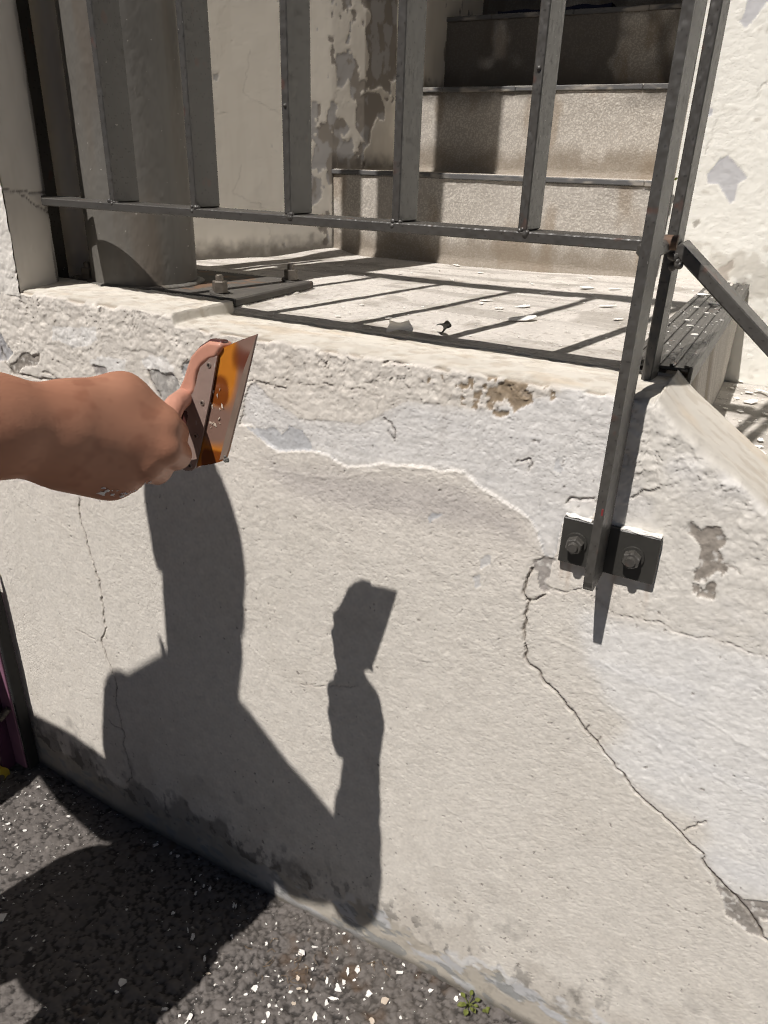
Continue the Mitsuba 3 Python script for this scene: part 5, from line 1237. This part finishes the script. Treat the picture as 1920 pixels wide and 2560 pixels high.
for i_, (x, y, w, l, a, k) in enumerate(NF):
    tagged('paint_flake', flake(x, y, .9700, w, min(max(l * .6, .005), .03), a, rf, .15, .05), 'paint_flake_white', 'white paint flake lying on the ribbed edging strip', 'paint flake', 'white flakes on the edging strip')
def scatter(n, fx, fz, smin, smax, seed):
    r_ = np.random.default_rng(seed)
    out = []
    for _ in range(n):
        x, y = fx(r_)
        s = smin + (smax - smin) * r_.uniform() ** 3
        out.append(flake(x, y, fz(x, y), s * r_.uniform(.5, 1), s * r_.uniform(.6, 1.6), r_.uniform(0, 6.28), r_, .2, .15, .0005, 6))
    return trimesh.util.concatenate(out)
def gpos(r_):
    while True:
        x, y = r_.uniform(-1.2, -.15), r_.uniform(-.33, -.004)
        dens = .22 + .9 * math.exp(-((x + .44) / .12) ** 2 - ((y + .12) / .12) ** 2) + .8 * (x < -.93)
        if r_.uniform() < dens:
            return x, y
k = tagged('paint_crumbs', scatter(800, gpos, lambda x, y: gz_at(x, y) + .0002, .0016, .0068, 41), 'paint_flake_white', 'tiny white paint crumbs strewn over the asphalt', 'paint crumbs'); labels[k]['kind'] = 'stuff'
k = tagged('paint_crumbs', scatter(260, lambda r_: (r_.uniform(-.95, -.15), .12 + .74 * r_.uniform() ** 1.4), lambda x, y: float(floor_z(np.array(x), np.array(y))) + .001, .002, .009, 42), 'paint_flake_white', 'tiny paint crumbs strewn over the landing', 'paint crumbs'); labels[k]['kind'] = 'stuff'
k = tagged('paint_crumbs', scatter(260, lambda r_: (r_.uniform(-.07, .15), .87 - .7 * r_.uniform() ** 1.6), lambda x, y: .7825, .003, .016, 43), 'paint_flake_white', 'paint crumbs strewn over the lower side step', 'paint crumbs'); labels[k]['kind'] = 'stuff'
k = tagged('paint_crumbs', scatter(150, lambda r_: (r_.uniform(-.142, -.076), r_.uniform(.13, .88)), lambda x, y: .9698, .002, .007, 44), 'paint_flake_white', 'paint crumbs dusting the ribbed edging strip', 'paint crumbs'); labels[k]['kind'] = 'stuff'

# curled scrap on the ledge: a white sheet and a dark rolled piece
def curl(p, d, ln, wd, r, turns, bsdf, label, sd):
    r_ = np.random.default_rng(sd)
    d = np.array(d, float); d /= np.linalg.norm(d)
    s = np.cross([0, 0, 1.0], d); s /= np.linalg.norm(s); u_ = np.cross(d, s)
    t = np.linspace(0, turns * 2 * math.pi, 22)
    rr = r * (1 + .25 * t / t.max())
    L2 = np.linspace(0, 1, 9)
    Tt, Ll = np.meshgrid(t, L2)
    Rr = np.interp(Tt, t, rr) * (1 + .25 * np.sin(Ll * 5 + sd))
    P_ = np.array(p) + d * ((Ll - .5) * ln * (1 + .15 * np.sin(Tt * 2)))[..., None] + s * (np.sin(Tt) * Rr)[..., None] + u_ * (Rr.max() - np.cos(Tt) * Rr)[..., None]
    v_ = P_.reshape(-1, 3)
    nr, nc = P_.shape[:2]
    m = trimesh.Trimesh(v_, grid_faces(nr, nc), process=False)
    m2 = m.copy(); m2.vertices = m.vertices - m.vertex_normals * .0006; m2.faces = m2.faces[:, ::-1]
    return tagged('paint_curl', trimesh.util.concatenate([m, m2]), bsdf, label, 'paint flake')
curl((-.372, .150, .963), (.55, -.8, .30), .058, .02, .0045, .62, 'paint_flake_dark', 'dark rolled-up paint scrap on the landing edge', 1)
curl((-.418, .118, .961), (.9, .2, .1), .030, .02, .006, .40, 'paint_flake_white', 'white curled paint scrap on the ledge beside the dark roll', 2)

# ------------------------------------------------------------------ weeds, roots, cobwebs
gw = thing('weed', 'small green weed sprouting at the foot of the wall', 'weed')
rw = np.random.default_rng(77)
wb = np.array([-.184, -.016, gz_at(-.184, -.016)])
def leaf_mesh(c, d, s, cup):
    d = np.array(d, float); d /= np.linalg.norm(d)
    sd = np.cross(d, [0, 0, 1.0]); sd /= np.linalg.norm(sd); u_ = np.cross(sd, d)
    v_, f_ = [], []
    for i in range(7):
        t = i / 6
        w = math.sin(math.pi * min(1, .08 + t * .95)) ** .7 * .42 * (1 - .18 * t)
        for j in (-1, -.5, 0, .5, 1):
            v_.append(c + d * t * s + sd * j * w * s + u_ * (cup * s * (j * j * .3 - t * t * .35)))
    return trimesh.Trimesh(np.array(v_), grid_faces(7, 5), process=False)
for j, (a, e, s, ln) in enumerate(((-2.4, .35, .010, .010), (-1.5, .3, .011, .012), (-.6, .35, .010, .010), (.6, .7, .010, .012), (1.7, .9, .009, .013), (2.8, .5, .010, .011), (-1.9, .9, .009, .016), (.1, .35, .009, .008), (-1.0, .8, .008, .018))):
    d = np.array([math.cos(a) * math.cos(e), math.sin(a) * math.cos(e), math.sin(e)])
    tip = wb + d * ln + [0, 0, .004]
    st = put('stem', tm(chain([(wb, .0008), ((wb + tip) / 2 + [0, 0, .002], .0007), (tip, .0006)])), 'leaf', gw, smooth=40)
    put('leaf', leaf_mesh(tip, d * [1, 1, .35], s * rw.uniform(.75, 1.1), .5), 'leaf', st, smooth=True)
gw2 = thing('weed', 'tiny pale weed seedling right of the larger weed', 'weed')
wb = np.array([-.158, -.010, gz_at(-.158, -.010)])
for a, e in ((-2.2, .4), (-.9, .6), (.8, .8)):
    d = np.array([math.cos(a) * math.cos(e), math.sin(a) * math.cos(e), math.sin(e)])
    put('leaf', leaf_mesh(wb + [0, 0, .003], d, .008, .4), 'leaf', gw2, smooth=True)
gw3 = thing('weed', 'little green moss tuft where the step meets the house wall', 'weed')
for j in range(14):
    a = rw.uniform(3.6, 5.8); e = rw.uniform(.1, 1.2)
    d = np.array([math.cos(a) * math.cos(e), math.sin(a) * math.cos(e), math.sin(e)])
    put('leaf', leaf_mesh(np.array([-.246 + rw.normal(0, .004), .882, 1.142]), d, rw.uniform(.007, .012), .4), 'leaf', gw3, smooth=True)
gr = []
for j in range(30):
    x, y = (-.45 + rw.normal(0, .035), -.105 + rw.normal(0, .028)) if j % 3 else (-.42 + rw.normal(0, .06), -.03 + rw.normal(0, .014))
    a = rw.uniform(0, 6.28); ln = rw.uniform(.006, .020)
    z = gz_at(x, y)
    pt = [np.array([x, y, z + .001]), np.array([x + math.cos(a) * ln * .5, y + math.sin(a) * ln * .5, z + .001 + rw.uniform(.001, .006)]), np.array([x + math.cos(a + .5) * ln, y + math.sin(a + .5) * ln, z + .0015])]
    gr.append(chain([(pt[0], .00045), (pt[1], .0004), (pt[2], .0003)]))
k = tagged('dry_roots', trimesh.util.concatenate([tm(q) for q in gr]), 'dry_grass', 'thin dry brown roots tangled on the asphalt', 'dry roots', smooth=40); labels[k]['kind'] = 'stuff'
cw = []
for j in range(22):
    c = np.array([-1.020, .150, .978]) + rw.normal(0, 1, 3) * [.012, .010, .006]
    d = rw.normal(0, 1, 3) * [.018, .012, .012]
    cw.append(tm(chain([(c, .00025), (c + d * .5 + [0, 0, -.001], .00022), (c + d, .0002)])))
for j in range(10):
    c = np.array([-1.01, .15, .975]) + rw.normal(0, 1, 3) * [.02, .008, .008]
    c[2] = max(c[2], .973)
    cw.append(tm(hull(ball(c, rw.uniform(.0008, .0022)))))
k = tagged('cobweb', trimesh.util.concatenate(cw), 'cobweb', 'dusty cobweb between the drain pipe and the column foot', 'cobweb'); labels[k]['kind'] = 'stuff'
# navy cloth on the third step
nm_ = np.meshgrid(np.linspace(-.80, -.52, 40), np.linspace(1.34, 1.50, 24))
zc = 1.498 + .004 + .006 * meshkit.noise(np.stack([nm_[0] / .03, nm_[1] / .03, nm_[0] * 0], -1), 8) + .004 * np.sin(nm_[0] * 40) ** 2
zc *= 1
top_ = np.stack([nm_[0], nm_[1], zc], -1)
m1 = trimesh.Trimesh(top_.reshape(-1, 3), grid_faces(24, 40), process=False)
fr = np.stack([nm_[0][:2], np.stack([nm_[1][0] - .001, nm_[1][0]]), np.stack([nm_[0][0] * 0 + 1.498, zc[0]])], -1)
m2 = trimesh.Trimesh(fr.reshape(-1, 3), grid_faces(2, 40), process=False)
tagged('folded_cloth', trimesh.util.concatenate([m1, m2]), 'navy_mat', 'navy cloth lying on the topmost visible step', 'cloth')
